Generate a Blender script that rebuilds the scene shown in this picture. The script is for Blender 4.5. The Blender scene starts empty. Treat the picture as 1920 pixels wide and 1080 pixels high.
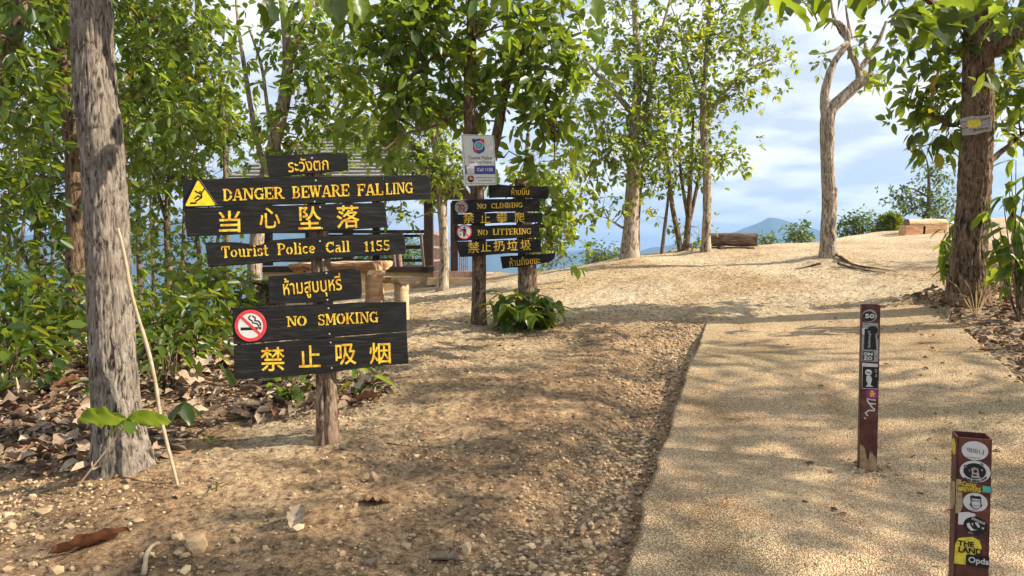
import bpy, bmesh, math, random
import numpy as np
from mathutils import Vector, Matrix

random.seed(7)
RS = np.random.RandomState(11)
R = math.radians
scene = bpy.context.scene
COL = scene.collection

# ------------------------------------------------------------------ camera
PITCH = math.atan(60 / 1386.7)
CAMZ = 1.6
F = 1386.7
cam_d = bpy.data.cameras.new("camera")
cam_d.lens = 26.0
cam_d.sensor_width = 36.0
cam_d.clip_start = 0.05
cam_d.clip_end = 60000
cam = bpy.data.objects.new("camera", cam_d)
cam.location = (0, 0, CAMZ)
cam.rotation_euler = (math.pi / 2 - PITCH, 0, 0)
COL.objects.link(cam)
scene.camera = cam

# ------------------------------------------------------------------ sky and sun
SUN_EL, SUN_AZ = 34.0, -9.0            # azimuth from +X towards +Y
world = bpy.data.worlds.new("World")
scene.world = world
world.use_nodes = True
nt = world.node_tree
nt.nodes.clear()
N = nt.nodes.new
L = nt.links.new
out = N('ShaderNodeOutputWorld')
bg = N('ShaderNodeBackground')
bg.inputs['Strength'].default_value = 0.085
sky = N('ShaderNodeTexSky')
sky.sky_type = 'NISHITA'
sky.sun_disc = False
sky.sun_elevation = R(SUN_EL)
sky.sun_rotation = R(90 - SUN_AZ)
sky.altitude = 700
sky.air_density = 1.0
sky.dust_density = 1.2
sky.ozone_density = 1.5
tc = N('ShaderNodeTexCoord')
sep = N('ShaderNodeSeparateXYZ')
L(tc.outputs['Generated'], sep.inputs[0])
zc = N('ShaderNodeMath'); zc.operation = 'ADD'; zc.inputs[1].default_value = 0.16
zm = N('ShaderNodeMath'); zm.operation = 'MAXIMUM'; zm.inputs[1].default_value = 0.0
L(sep.outputs['Z'], zm.inputs[0]); L(zm.outputs[0], zc.inputs[0])
dx = N('ShaderNodeMath'); dx.operation = 'DIVIDE'
dy = N('ShaderNodeMath'); dy.operation = 'DIVIDE'
L(sep.outputs['X'], dx.inputs[0]); L(zc.outputs[0], dx.inputs[1])
L(sep.outputs['Y'], dy.inputs[0]); L(zc.outputs[0], dy.inputs[1])
cmb = N('ShaderNodeCombineXYZ')
L(dx.outputs[0], cmb.inputs[0]); L(dy.outputs[0], cmb.inputs[1])
mp = N('ShaderNodeMapping')
mp.inputs['Location'].default_value = (3.1, 1.7, 0.4)
mp.inputs['Scale'].default_value = (0.75, 0.9, 1)
L(cmb.outputs[0], mp.inputs[0])
n1 = N('ShaderNodeTexNoise')
n1.inputs['Scale'].default_value = 1.5
n1.inputs['Detail'].default_value = 9
n1.inputs['Roughness'].default_value = 0.56
n1.inputs['Distortion'].default_value = 0.25
L(mp.outputs[0], n1.inputs['Vector'])
cr = N('ShaderNodeValToRGB')
cr.color_ramp.elements[0].position = 0.36
cr.color_ramp.elements[0].color = (0.62, 0.62, 0.62, 1)
cr.color_ramp.elements[1].position = 0.52
cr.color_ramp.elements[1].color = (1, 1, 1, 1)
L(n1.outputs['Fac'], cr.inputs[0])
# cloud bodies: white with soft blue-grey undersides
n2 = N('ShaderNodeTexNoise')
n2.inputs['Scale'].default_value = 3.4
n2.inputs['Detail'].default_value = 5
L(mp.outputs[0], n2.inputs['Vector'])
cc = N('ShaderNodeValToRGB')
cc.color_ramp.elements[0].position = 0.40
cc.color_ramp.elements[0].color = (4.5, 5.0, 5.6, 1)
cc.color_ramp.elements[1].position = 0.60
cc.color_ramp.elements[1].color = (7.6, 7.7, 7.8, 1)
L(n2.outputs['Fac'], cc.inputs[0])
mx = N('ShaderNodeMixRGB')
L(cr.outputs[0], mx.inputs['Fac'])
L(sky.outputs[0], mx.inputs['Color1'])
L(cc.outputs[0], mx.inputs['Color2'])
L(mx.outputs[0], bg.inputs['Color'])
L(bg.outputs[0], out.inputs['Surface'])

sun_d = bpy.data.lights.new("sun", 'SUN')
sun_d.energy = 5.0
sun_d.angle = R(0.55)
sun_d.color = (1.0, 0.88, 0.70)
sun = bpy.data.objects.new("sun", sun_d)
sv = Vector((math.cos(R(SUN_EL)) * math.cos(R(SUN_AZ)), math.cos(R(SUN_EL)) * math.sin(R(SUN_AZ)), math.sin(R(SUN_EL))))
sun.rotation_euler = sv.to_track_quat('Z', 'Y').to_euler()
sun.location = (20, -5, 20)
COL.objects.link(sun)
scene.view_settings.view_transform = 'Standard'
scene.view_settings.look = 'None'
scene.view_settings.exposure = 1.0
scene.view_settings.gamma = 1.0
scene.view_settings.use_curve_mapping = False
scene.cycles.max_bounces = 6
scene.cycles.diffuse_bounces = 3
scene.cycles.glossy_bounces = 2
scene.cycles.transmission_bounces = 3
scene.cycles.volume_bounces = 0
scene.cycles.use_denoising = True
try:
    scene.cycles.denoiser = 'OPENIMAGEDENOISE'
except Exception:
    pass

# ------------------------------------------------------------------ pixel -> place helpers
cP, sP = math.cos(PITCH), math.sin(PITCH)


def ray(px, py):
    u, v = (px - 960) / F, (540 - py) / F
    return np.array([u, cP + v * sP, -sP + v * cP])


def at(px, py, Y):
    d = ray(px, py)
    return np.array([0, 0, CAMZ]) + d * (Y / d[1])


def proj(P):
    P = np.atleast_2d(P)
    q = P - np.array([0, 0, CAMZ])
    dep = q[:, 1] * cP - q[:, 2] * sP
    up = q[:, 1] * sP + q[:, 2] * cP
    return 960 + F * q[:, 0] / dep, 540 - F * up / dep


# ------------------------------------------------------------------ noise
def _h(ix, iy, iz):
    n = (ix * 73856093) ^ (iy * 19349663) ^ (iz * 83492791)
    n = (n ^ (n >> 13)) * 1274126177
    n = n ^ (n >> 16)
    return (n & 0xFFFFF) / float(0xFFFFF)


def vnoise(p):
    p = np.asarray(p, dtype=np.float64)
    i = np.floor(p).astype(np.int64)
    f = p - i
    f = f * f * (3 - 2 * f)
    x, y, z = i[..., 0], i[..., 1], i[..., 2]
    fx, fy, fz = f[..., 0], f[..., 1], f[..., 2]
    def lp(a, b, t): return a + (b - a) * t
    return lp(lp(lp(_h(x, y, z), _h(x + 1, y, z), fx), lp(_h(x, y + 1, z), _h(x + 1, y + 1, z), fx), fy),
              lp(lp(_h(x, y, z + 1), _h(x + 1, y, z + 1), fx), lp(_h(x, y + 1, z + 1), _h(x + 1, y + 1, z + 1), fx), fy), fz) * 2 - 1


def fbm(p, o=4, g=0.5):
    p = np.asarray(p, dtype=np.float64)
    s, a, q = 0, 1.0, p.copy()
    for k in range(o):
        s = s + a * vnoise(q)
        a *= g
        q = q * 2.03 + 17.3
    return s


# ------------------------------------------------------------------ mesh helpers
def mesh_np(name, V, Fc, smooth=True, rnd=None):
    V = np.asarray(V, dtype=np.float32)
    Fc = np.asarray(Fc, dtype=np.int32)
    m = bpy.data.meshes.new(name)
    m.vertices.add(len(V))
    m.vertices.foreach_set('co', V.ravel())
    k = Fc.shape[1]
    m.loops.add(Fc.size)
    m.loops.foreach_set('vertex_index', Fc.ravel())
    m.polygons.add(len(Fc))
    m.polygons.foreach_set('loop_start', np.arange(0, Fc.size, k, dtype=np.int32))
    m.polygons.foreach_set('loop_total', np.full(len(Fc), k, dtype=np.int32))
    m.polygons.foreach_set('use_smooth', np.full(len(Fc), smooth, dtype=bool))
    m.update(calc_edges=True)
    if rnd is not None:
        at_ = m.attributes.new('rnd', 'FLOAT', 'POINT')
        at_.data.foreach_set('value', np.asarray(rnd, dtype=np.float32))
    return m


class MB:
    """collects shapes in world coordinates; build() links them as one mesh object"""
    def __init__(s):
        s.v, s.f = [], []

    def add(s, V, Fs):
        o = len(s.v)
        s.v += [tuple(float(c) for c in v) for v in V]
        s.f += [tuple(int(i) + o for i in f) for f in Fs]
        return s

    def box(s, c, size, rot=None):
        sx, sy, sz = [k / 2 for k in size]
        M = rot or Matrix.Identity(3)
        V = []
        for dz in (-sz, sz):
            for a, b in ((-sx, -sy), (sx, -sy), (sx, sy), (-sx, sy)):
                V.append(Vector(c) + M @ Vector((a, b, dz)))
        return s.add(V, [(0, 3, 2, 1), (4, 5, 6, 7), (0, 1, 5, 4), (1, 2, 6, 5), (2, 3, 7, 6), (3, 0, 4, 7)])

    def tube(s, pts, rad, sides=8, cap=True, jit=0.0):
        V, Fq = tube(pts, rad, sides, jit)
        n = len(pts)
        s.add(V, Fq)
        if cap:
            o = len(s.v) - len(V)
            s.f.append(tuple(o + k for k in reversed(range(sides))))
            s.f.append(tuple(o + (n - 1) * sides + k for k in range(sides)))
        return s

    def build(s, name, mat, parent=None, smooth=False, loc=None):
        org = np.array(parent['_loc']) if parent is not None and '_loc' in parent else np.zeros(3)
        if parent is None and loc is not None:
            org = np.array(loc, dtype=float)
        m = bpy.data.meshes.new(name)
        m.from_pydata([tuple(np.array(v) - org) for v in s.v], [], s.f)
        m.update()
        if smooth:
            m.polygons.foreach_set('use_smooth', [True] * len(m.polygons))
        return link(name, m, mat, parent, org if parent is None else None)


def link(name, m, mat, parent=None, loc=None):
    if mat is not None and len(m.materials) == 0:
        m.materials.append(mat)
    o = bpy.data.objects.new(name, m)
    COL.objects.link(o)
    if parent is not None:
        o.parent = parent
    elif loc is not None:
        o.location = tuple(loc)
    return o


def thing(name, label, cat, loc, group=None):
    o = bpy.data.objects.new(name, None)
    o.empty_display_size = 0.1
    COL.objects.link(o)
    o.location = tuple(float(c) for c in loc)
    o['_loc'] = [float(c) for c in loc]
    o['label'] = label
    o['category'] = cat
    if group:
        o['group'] = group
    return o


def tag(o, label, cat, group=None):
    o['label'] = label
    o['category'] = cat
    if group:
        o['group'] = group
    return o


def kind(o, k):
    o['kind'] = k
    return o


def frames(P):
    P = np.asarray(P, dtype=float)
    T = np.gradient(P, axis=0)
    T /= np.linalg.norm(T, axis=1)[:, None] + 1e-9
    ref = np.array([0.0, -1.0, 0.0]) if abs(T[0][1]) < 0.9 else np.array([1.0, 0, 0])
    A = np.cross(T, ref)
    A /= np.linalg.norm(A, axis=1)[:, None] + 1e-9
    B = np.cross(T, A)
    return T, A, B


def tube(P, rad, sides=8, jit=0.0):
    P = np.asarray(P, dtype=float)
    n = len(P)
    rad = np.broadcast_to(np.asarray(rad, dtype=float), (n,))
    T, A, B = frames(P)
    th = np.linspace(0, 2 * math.pi, sides, endpoint=False)
    V = P[:, None, :] + rad[:, None, None] * (np.cos(th)[None, :, None] * A[:, None, :] + np.sin(th)[None, :, None] * B[:, None, :])
    if jit:
        V = V + (RS.rand(*V.shape) - 0.5) * jit * rad[:, None, None]
    i = np.arange(n - 1)[:, None] * sides
    k = np.arange(sides)[None, :]
    k2 = (k + 1) % sides
    Fq = np.stack([i + k, i + k2, i + sides + k2, i + sides + k], -1).reshape(-1, 4)
    return V.reshape(-1, 3), Fq


def resample(P, Rr, n):
    P = np.asarray(P, float)
    Rr = np.asarray(Rr, float)
    d = np.r_[0, np.cumsum(np.linalg.norm(np.diff(P, axis=0), axis=1))]
    # catmull-like smoothing through cubic interpolation of a dense polyline
    t = np.linspace(0, d[-1], n)
    Q = np.stack([np.interp(t, d, P[:, k]) for k in range(3)], -1)
    r = np.interp(t, d, Rr)
    w = max(1, n // (len(P) * 2))
    if n > 8:
        ker = np.ones(2 * w + 1) / (2 * w + 1)
        Qp = np.pad(Q, ((w, w), (0, 0)), mode='reflect', reflect_type='odd')
        Q = np.stack([np.convolve(Qp[:, k], ker, mode='valid') for k in range(3)], -1)
        r = np.convolve(np.pad(r, w, mode='edge'), ker, mode='valid')
    return Q, r


# ------------------------------------------------------------------ materials
def mat(name):
    m = bpy.data.materials.new(name)
    m.use_nodes = True
    nt = m.node_tree
    nt.nodes.clear()
    o = nt.nodes.new('ShaderNodeOutputMaterial')
    b = nt.nodes.new('ShaderNodeBsdfPrincipled')
    nt.links.new(b.outputs[0], o.inputs[0])
    return m, nt, b, o


def ramp(nt, stops):
    r = nt.nodes.new('ShaderNodeValToRGB')
    e = r.color_ramp.elements
    while len(e) < len(stops):
        e.new(0.5)
    for k, (p, c) in enumerate(stops):
        e[k].position = p
        e[k].color = (*c, 1)
    return r


def noise_node(nt, scale, detail=4, rough=0.55, vec=None, stretch=None, dist=0.0, coord='Object'):
    t = nt.nodes.new('ShaderNodeTexCoord')
    m = nt.nodes.new('ShaderNodeMapping')
    nt.links.new(t.outputs[coord], m.inputs[0])
    if stretch:
        m.inputs['Scale'].default_value = stretch
    n = nt.nodes.new('ShaderNodeTexNoise')
    n.inputs['Scale'].default_value = scale
    n.inputs['Detail'].default_value = detail
    n.inputs['Roughness'].default_value = rough
    n.inputs['Distortion'].default_value = dist
    nt.links.new(m.outputs[0], n.inputs['Vector'])
    return n


def bump(nt, b, h, strength=0.4, dist=0.01, prev=None):
    u = nt.nodes.new('ShaderNodeBump')
    u.inputs['Strength'].default_value = strength
    u.inputs['Distance'].default_value = dist
    nt.links.new(h, u.inputs['Height'])
    if prev is not None:
        nt.links.new(prev.outputs[0], u.inputs['Normal'])
    nt.links.new(u.outputs[0], b.inputs['Normal'])
    return u


def simple(name, stops, scale=6, detail=5, rough=0.7, stretch=None, bs=0.3, bd=0.005, spec=0.3, dist=0.0, metallic=0.0):
    m, nt, b, o = mat(name)
    n = noise_node(nt, scale, detail, 0.6, stretch=stretch, dist=dist)
    r = ramp(nt, stops)
    nt.links.new(n.outputs['Fac'], r.inputs[0])
    nt.links.new(r.outputs[0], b.inputs['Base Color'])
    b.inputs['Roughness'].default_value = rough
    b.inputs['Specular IOR Level'].default_value = spec
    b.inputs['Metallic'].default_value = metallic
    if bs:
        bump(nt, b, n.outputs['Fac'], bs, bd)
    return m


def leaf_mat(name, c_lo, c_mid, c_hi, t_col, trans=0.42, rough=0.36, spec=0.5):
    m, nt, b, o = mat(name)
    a = nt.nodes.new('ShaderNodeAttribute')
    a.attribute_name = 'rnd'
    r = ramp(nt, [(0.0, c_lo), (0.5, c_mid), (0.93, c_hi), (1.0, (0.22, 0.13, 0.02))])
    nt.links.new(a.outputs['Fac'], r.inputs[0])
    nn = noise_node(nt, 60, 3)
    mxx = nt.nodes.new('ShaderNodeMixRGB')
    mxx.blend_type = 'MULTIPLY'
    mxx.inputs['Fac'].default_value = 0.5
    nt.links.new(r.outputs[0], mxx.inputs['Color1'])
    nt.links.new(nn.outputs['Fac'], mxx.inputs['Color2'])
    g = nt.nodes.new('ShaderNodeMixRGB')
    g.blend_type = 'ADD'
    g.inputs['Fac'].default_value = 0.35
    nt.links.new(mxx.outputs[0], g.inputs['Color1'])
    nt.links.new(r.outputs[0], g.inputs['Color2'])
    nt.links.new(g.outputs[0], b.inputs['Base Color'])
    b.inputs['Roughness'].default_value = rough
    b.inputs['Specular IOR Level'].default_value = spec
    t = nt.nodes.new('ShaderNodeBsdfTranslucent')
    r2 = ramp(nt, [(0.0, tuple(0.6 * c for c in t_col)), (0.6, t_col), (1.0, (t_col[0] * 1.7, t_col[1] * 1.1, t_col[2]))])
    nt.links.new(a.outputs['Fac'], r2.inputs[0])
    nt.links.new(r2.outputs[0], t.inputs['Color'])
    mix = nt.nodes.new('ShaderNodeMixShader')
    mix.inputs[0].default_value = trans
    nt.links.new(b.outputs[0], mix.inputs[1])
    nt.links.new(t.outputs[0], mix.inputs[2])
    nt.links.new(mix.outputs[0], o.inputs[0])
    return m


def bark_mat(name, lo, mid, hi, scale=9, bs=0.9, bd=0.02, warm=None):
    m, nt, b, o = mat(name)
    n = noise_node(nt, scale * 1.7, 9, 0.66, stretch=(1, 1, 0.28), dist=1.4)
    n2 = noise_node(nt, 2.2, 4, 0.6)
    n3 = noise_node(nt, 60, 4, 0.6, stretch=(1, 1, 0.35))
    r = ramp(nt, [(0.41, lo), (0.46, mid), (0.60, hi)])
    nt.links.new(n.outputs['Fac'], r.inputs[0])
    mx = nt.nodes.new('ShaderNodeMixRGB')
    mx.blend_type = 'MIX'
    r2 = ramp(nt, [(0.45, (0, 0, 0)), (0.7, (1, 1, 1))])
    nt.links.new(n2.outputs['Fac'], r2.inputs[0])
    ml = nt.nodes.new('ShaderNodeMath'); ml.operation = 'MULTIPLY'; ml.inputs[1].default_value = 0.6
    nt.links.new(r2.outputs[0], ml.inputs[0])
    nt.links.new(ml.outputs[0], mx.inputs['Fac'])
    nt.links.new(r.outputs[0], mx.inputs['Color1'])
    w = warm or tuple(c * 0.7 for c in mid)
    mx.inputs['Color2'].default_value = (*w, 1)
    m3 = nt.nodes.new('ShaderNodeMixRGB'); m3.blend_type = 'OVERLAY'; m3.inputs['Fac'].default_value = 0.7
    nt.links.new(mx.outputs[0], m3.inputs['Color1'])
    nt.links.new(n3.outputs['Fac'], m3.inputs['Color2'])
    nt.links.new(m3.outputs[0], b.inputs['Base Color'])
    b.inputs['Roughness'].default_value = 0.9
    b.inputs['Specular IOR Level'].default_value = 0.15
    u = bump(nt, b, n.outputs['Fac'], bs, bd)
    bump(nt, b, n3.outputs['Fac'], 0.5, 0.004, prev=u)
    return m


def soil_mat():
    m, nt, b, o = mat("sandy_soil")
    n1 = noise_node(nt, 0.55, 6, 0.6)
    n2 = noise_node(nt, 26, 8, 0.72)
    n3 = noise_node(nt, 110, 5, 0.8)
    r1 = ramp(nt, [(0.36, (0.46, 0.32, 0.185)), (0.50, (0.60, 0.46, 0.30)), (0.66, (0.70, 0.565, 0.39))])
    nt.links.new(n1.outputs['Fac'], r1.inputs[0])
    # redder, darker earth in the gully and under the trees: painted into an attribute by place (soil type)
    a = nt.nodes.new('ShaderNodeAttribute'); a.attribute_name = 'rnd'
    mx0 = nt.nodes.new('ShaderNodeMixRGB')
    nt.links.new(a.outputs['Fac'], mx0.inputs['Fac'])
    nt.links.new(r1.outputs[0], mx0.inputs['Color1'])
    rr = ramp(nt, [(0.38, (0.33, 0.22, 0.13)), (0.62, (0.51, 0.335, 0.195))])
    n4 = noise_node(nt, 2.6, 5, 0.6)
    nt.links.new(n4.outputs['Fac'], rr.inputs[0])
    nt.links.new(rr.outputs[0], mx0.inputs['Color2'])
    mx = nt.nodes.new('ShaderNodeMixRGB'); mx.blend_type = 'OVERLAY'; mx.inputs['Fac'].default_value = 0.8
    r2 = ramp(nt, [(0.38, (0.12, 0.12, 0.12)), (0.5, (0.5, 0.5, 0.5)), (0.64, (0.85, 0.85, 0.85))])
    nt.links.new(n2.outputs['Fac'], r2.inputs[0])
    nt.links.new(mx0.outputs[0], mx.inputs['Color1'])
    nt.links.new(r2.outputs[0], mx.inputs['Color2'])
    mx2 = nt.nodes.new('ShaderNodeMixRGB'); mx2.blend_type = 'OVERLAY'; mx2.inputs['Fac'].default_value = 0.65
    r3 = ramp(nt, [(0.32, (0.12, 0.12, 0.12)), (0.66, (0.9, 0.9, 0.9))])
    nt.links.new(n3.outputs['Fac'], r3.inputs[0])
    nt.links.new(mx.outputs[0], mx2.inputs['Color1'])
    nt.links.new(r3.outputs[0], mx2.inputs['Color2'])
    n5 = noise_node(nt, 5.5, 6, 0.7)
    r5 = ramp(nt, [(0.36, (0.28, 0.26, 0.24)), (0.5, (0.5, 0.5, 0.5)), (0.62, (0.74, 0.72, 0.68))])
    nt.links.new(n5.outputs['Fac'], r5.inputs[0])
    mx4 = nt.nodes.new('ShaderNodeMixRGB'); mx4.blend_type = 'OVERLAY'; mx4.inputs['Fac'].default_value = 0.35
    nt.links.new(mx2.outputs[0], mx4.inputs['Color1'])
    nt.links.new(r5.outputs[0], mx4.inputs['Color2'])
    mx2 = mx4
    nt.links.new(mx2.outputs[0], b.inputs['Base Color'])
    b.inputs['Roughness'].default_value = 0.95
    b.inputs['Specular IOR Level'].default_value = 0.12
    u = bump(nt, b, n2.outputs['Fac'], 1.0, 0.05)
    bump(nt, b, n3.outputs['Fac'], 1.0, 0.014, prev=u)
    return m


def concrete_mat():
    m, nt, b, o = mat("exposed_aggregate_concrete")
    n1 = noise_node(nt, 0.9, 5, 0.6)
    r1 = ramp(nt, [(0.35, (0.50, 0.405, 0.27)), (0.52, (0.57, 0.47, 0.325)), (0.68, (0.64, 0.54, 0.385))])
    nt.links.new(n1.outputs['Fac'], r1.inputs[0])
    t = nt.nodes.new('ShaderNodeTexCoord')
    nj = noise_node(nt, 30, 3)
    vm = nt.nodes.new('ShaderNodeMixRGB'); vm.blend_type = 'ADD'; vm.inputs['Fac'].default_value = 0.02
    nt.links.new(t.outputs['Object'], vm.inputs['Color1'])
    nt.links.new(nj.outputs['Color'], vm.inputs['Color2'])
    v = nt.nodes.new('ShaderNodeTexVoronoi')
    v.inputs['Scale'].default_value = 115
    v.inputs['Randomness'].default_value = 1.0
    nt.links.new(vm.outputs[0], v.inputs['Vector'])
    rv = ramp(nt, [(0.0, (0.78, 0.78, 0.78)), (0.38, (0.54, 0.54, 0.52)), (0.60, (0.16, 0.14, 0.11))])
    nt.links.new(v.outputs['Distance'], rv.inputs[0])
    mx = nt.nodes.new('ShaderNodeMixRGB'); mx.blend_type = 'OVERLAY'; mx.inputs['Fac'].default_value = 0.75
    nt.links.new(r1.outputs[0], mx.inputs['Color1'])
    nt.links.new(rv.outputs[0], mx.inputs['Color2'])
    # single stones differ in colour
    hs = nt.nodes.new('ShaderNodeSeparateColor')
    nt.links.new(v.outputs['Color'], hs.inputs[0])
    rc = ramp(nt, [(0.0, (0.36, 0.31, 0.24)), (0.5, (0.55, 0.52, 0.47)), (1.0, (0.72, 0.66, 0.56))])
    nt.links.new(hs.outputs[0], rc.inputs[0])
    mx3 = nt.nodes.new('ShaderNodeMixRGB'); mx3.blend_type = 'OVERLAY'; mx3.inputs['Fac'].default_value = 0.7
    nt.links.new(mx.outputs[0], mx3.inputs['Color1'])
    nt.links.new(rc.outputs[0], mx3.inputs['Color2'])
    nd = noise_node(nt, 1.7, 8, 0.7, dist=0.5)
    rd_ = ramp(nt, [(0.34, (0.36, 0.31, 0.26)), (0.5, (0.5, 0.5, 0.5)), (0.68, (0.62, 0.61, 0.58))])
    nt.links.new(nd.outputs['Fac'], rd_.inputs[0])
    mxd = nt.nodes.new('ShaderNodeMixRGB'); mxd.blend_type = 'OVERLAY'; mxd.inputs['Fac'].default_value = 0.7
    nt.links.new(mx3.outputs[0], mxd.inputs['Color1'])
    nt.links.new(rd_.outputs[0], mxd.inputs['Color2'])
    nt.links.new(mxd.outputs[0], b.inputs['Base Color'])
    b.inputs['Roughness'].default_value = 0.85
    b.inputs['Specular IOR Level'].default_value = 0.25
    iv = nt.nodes.new('ShaderNodeMath'); iv.operation = 'SUBTRACT'; iv.inputs[0].default_value = 1.0
    nt.links.new(v.outputs['Distance'], iv.inputs[1])
    u = bump(nt, b, iv.outputs[0], 1.0, 0.012)
    n2 = noise_node(nt, 14, 6, 0.7)
    bump(nt, b, n2.outputs['Fac'], 0.6, 0.02, prev=u)
    return m


def stone_mat(name='pebble_stone'):
    m, nt, b, o = mat(name)
    a = nt.nodes.new('ShaderNodeAttribute'); a.attribute_name = 'rnd'
    r = ramp(nt, [(0.0, (0.10, 0.09, 0.08)), (0.15, (0.28, 0.20, 0.13)), (0.45, (0.44, 0.31, 0.18)), (0.72, (0.49, 0.36, 0.21)), (0.9, (0.57, 0.445, 0.28)), (1.0, (0.42, 0.20, 0.09))])
    nt.links.new(a.outputs['Fac'], r.inputs[0])
    n = noise_node(nt, 70, 4, 0.6)
    mx = nt.nodes.new('ShaderNodeMixRGB'); mx.blend_type = 'OVERLAY'; mx.inputs['Fac'].default_value = 0.5
    nt.links.new(r.outputs[0], mx.inputs['Color1'])
    nt.links.new(n.outputs['Fac'], mx.inputs['Color2'])
    nt.links.new(mx.outputs[0], b.inputs['Base Color'])
    b.inputs['Roughness'].default_value = 0.8
    b.inputs['Specular IOR Level'].default_value = 0.2
    bump(nt, b, n.outputs['Fac'], 0.4, 0.003)
    return m


def litter_mat():
    m, nt, b, o = mat("dry_leaf")
    a = nt.nodes.new('ShaderNodeAttribute'); a.attribute_name = 'rnd'
    r = ramp(nt, [(0.0, (0.09, 0.06, 0.045)), (0.25, (0.17, 0.12, 0.085)), (0.5, (0.29, 0.215, 0.155)), (0.75, (0.42, 0.335, 0.25)), (0.9, (0.23, 0.095, 0.05)), (1.0, (0.50, 0.40, 0.29))])
    nt.links.new(a.outputs['Fac'], r.inputs[0])
    n = noise_node(nt, 45, 5, 0.6)
    mx = nt.nodes.new('ShaderNodeMixRGB'); mx.blend_type = 'OVERLAY'; mx.inputs['Fac'].default_value = 0.6
    nt.links.new(r.outputs[0], mx.inputs['Color1'])
    nt.links.new(n.outputs['Fac'], mx.inputs['Color2'])
    nt.links.new(mx.outputs[0], b.inputs['Base Color'])
    b.inputs['Roughness'].default_value = 0.8
    b.inputs['Specular IOR Level'].default_value = 0.1
    bump(nt, b, n.outputs['Fac'], 0.5, 0.004)
    return m


def paint(name, col, rough=0.5, var=0.15, scale=25, spec=0.3, wear=None, wth=0.30):
    m, nt, b, o = mat(name)
    n = noise_node(nt, scale, 5, 0.6)
    lo = tuple(c * (1 - var) for c in col)
    hi = tuple(min(1, c * (1 + var)) for c in col)
    st = [(0.35, lo), (0.65, hi)]
    if wear:
        st = [(wth, wear), (wth + 0.05, lo), (0.7, hi)]
    r = ramp(nt, st)
    nt.links.new(n.outputs['Fac'], r.inputs[0])
    nt.links.new(r.outputs[0], b.inputs['Base Color'])
    b.inputs['Roughness'].default_value = rough
    b.inputs['Specular IOR Level'].default_value = spec
    return m


M = {}
M['soil'] = soil_mat()
M['concrete'] = concrete_mat()
M['stone'] = stone_mat()
M['litter'] = litter_mat()
M['leaf'] = leaf_mat("leaf_green", (0.018, 0.042, 0.009), (0.05, 0.10, 0.016), (0.13, 0.19, 0.025), (0.42, 0.56, 0.04), trans=0.43)
M['leaf_dark'] = leaf_mat("leaf_deep_green", (0.012, 0.030, 0.008), (0.032, 0.068, 0.012), (0.08, 0.13, 0.018), (0.38, 0.50, 0.03), trans=0.40)
M['leaf_yellow'] = leaf_mat("leaf_yellow_green", (0.02, 0.050, 0.010), (0.055, 0.11, 0.018), (0.13, 0.19, 0.03), (0.50, 0.62, 0.05), trans=0.46)
M['leaf_far'] = leaf_mat("leaf_far_green", (0.03, 0.06, 0.02), (0.05, 0.10, 0.03), (0.09, 0.14, 0.04), (0.22, 0.32, 0.05))
M['bark_grey'] = bark_mat("fissured_grey_bark", (0.035, 0.028, 0.023), (0.165, 0.137, 0.112), (0.30, 0.262, 0.22), scale=18, bd=0.012, warm=(0.14, 0.112, 0.09))
M['bark_brown'] = bark_mat("brown_bark", (0.035, 0.022, 0.015), (0.13, 0.088, 0.058), (0.27, 0.19, 0.125), scale=13, bd=0.02, warm=(0.17, 0.10, 0.06))
M['bark_pale'] = bark_mat("pale_bark", (0.075, 0.058, 0.045), (0.27, 0.215, 0.165), (0.47, 0.41, 0.335), scale=12, bs=0.8, bd=0.012, warm=(0.30, 0.225, 0.15))
M['bark_dark'] = bark_mat("dark_bark", (0.04, 0.03, 0.022), (0.13, 0.095, 0.068), (0.25, 0.19, 0.14), scale=14, bs=0.7, bd=0.012)
M['black_board'] = simple("black_painted_board", [(0.30, (0.005, 0.005, 0.005)), (0.52, (0.011, 0.011, 0.0105)), (0.66, (0.028, 0.026, 0.023)), (0.8, (0.07, 0.062, 0.05))], scale=9, detail=8, rough=0.62, stretch=(1, 1, 9), bs=0.6, bd=0.004, spec=0.25)
def worn_yellow():
    m, nt, b, o = mat("yellow_letter_paint")
    n = noise_node(nt, 30, 5, 0.6)
    r = ramp(nt, [(0.33, (0.55, 0.22, 0.012)), (0.46, (0.72, 0.42, 0.02)), (0.60, (0.82, 0.60, 0.06))])
    nt.links.new(n.outputs['Fac'], r.inputs[0])
    n2 = noise_node(nt, 95, 6, 0.75)
    r2 = ramp(nt, [(0.39, (1, 1, 1)), (0.43, (0, 0, 0))])
    nt.links.new(n2.outputs['Fac'], r2.inputs[0])
    mx = nt.nodes.new('ShaderNodeMixRGB')
    nt.links.new(r2.outputs[0], mx.inputs['Fac'])
    nt.links.new(r.outputs[0], mx.inputs['Color1'])
    mx.inputs['Color2'].default_value = (0.02, 0.018, 0.015, 1)
    nt.links.new(mx.outputs[0], b.inputs['Base Color'])
    b.inputs['Roughness'].default_value = 0.6
    bump(nt, b, n2.outputs['Fac'], 0.3, 0.001)
    return m


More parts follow.
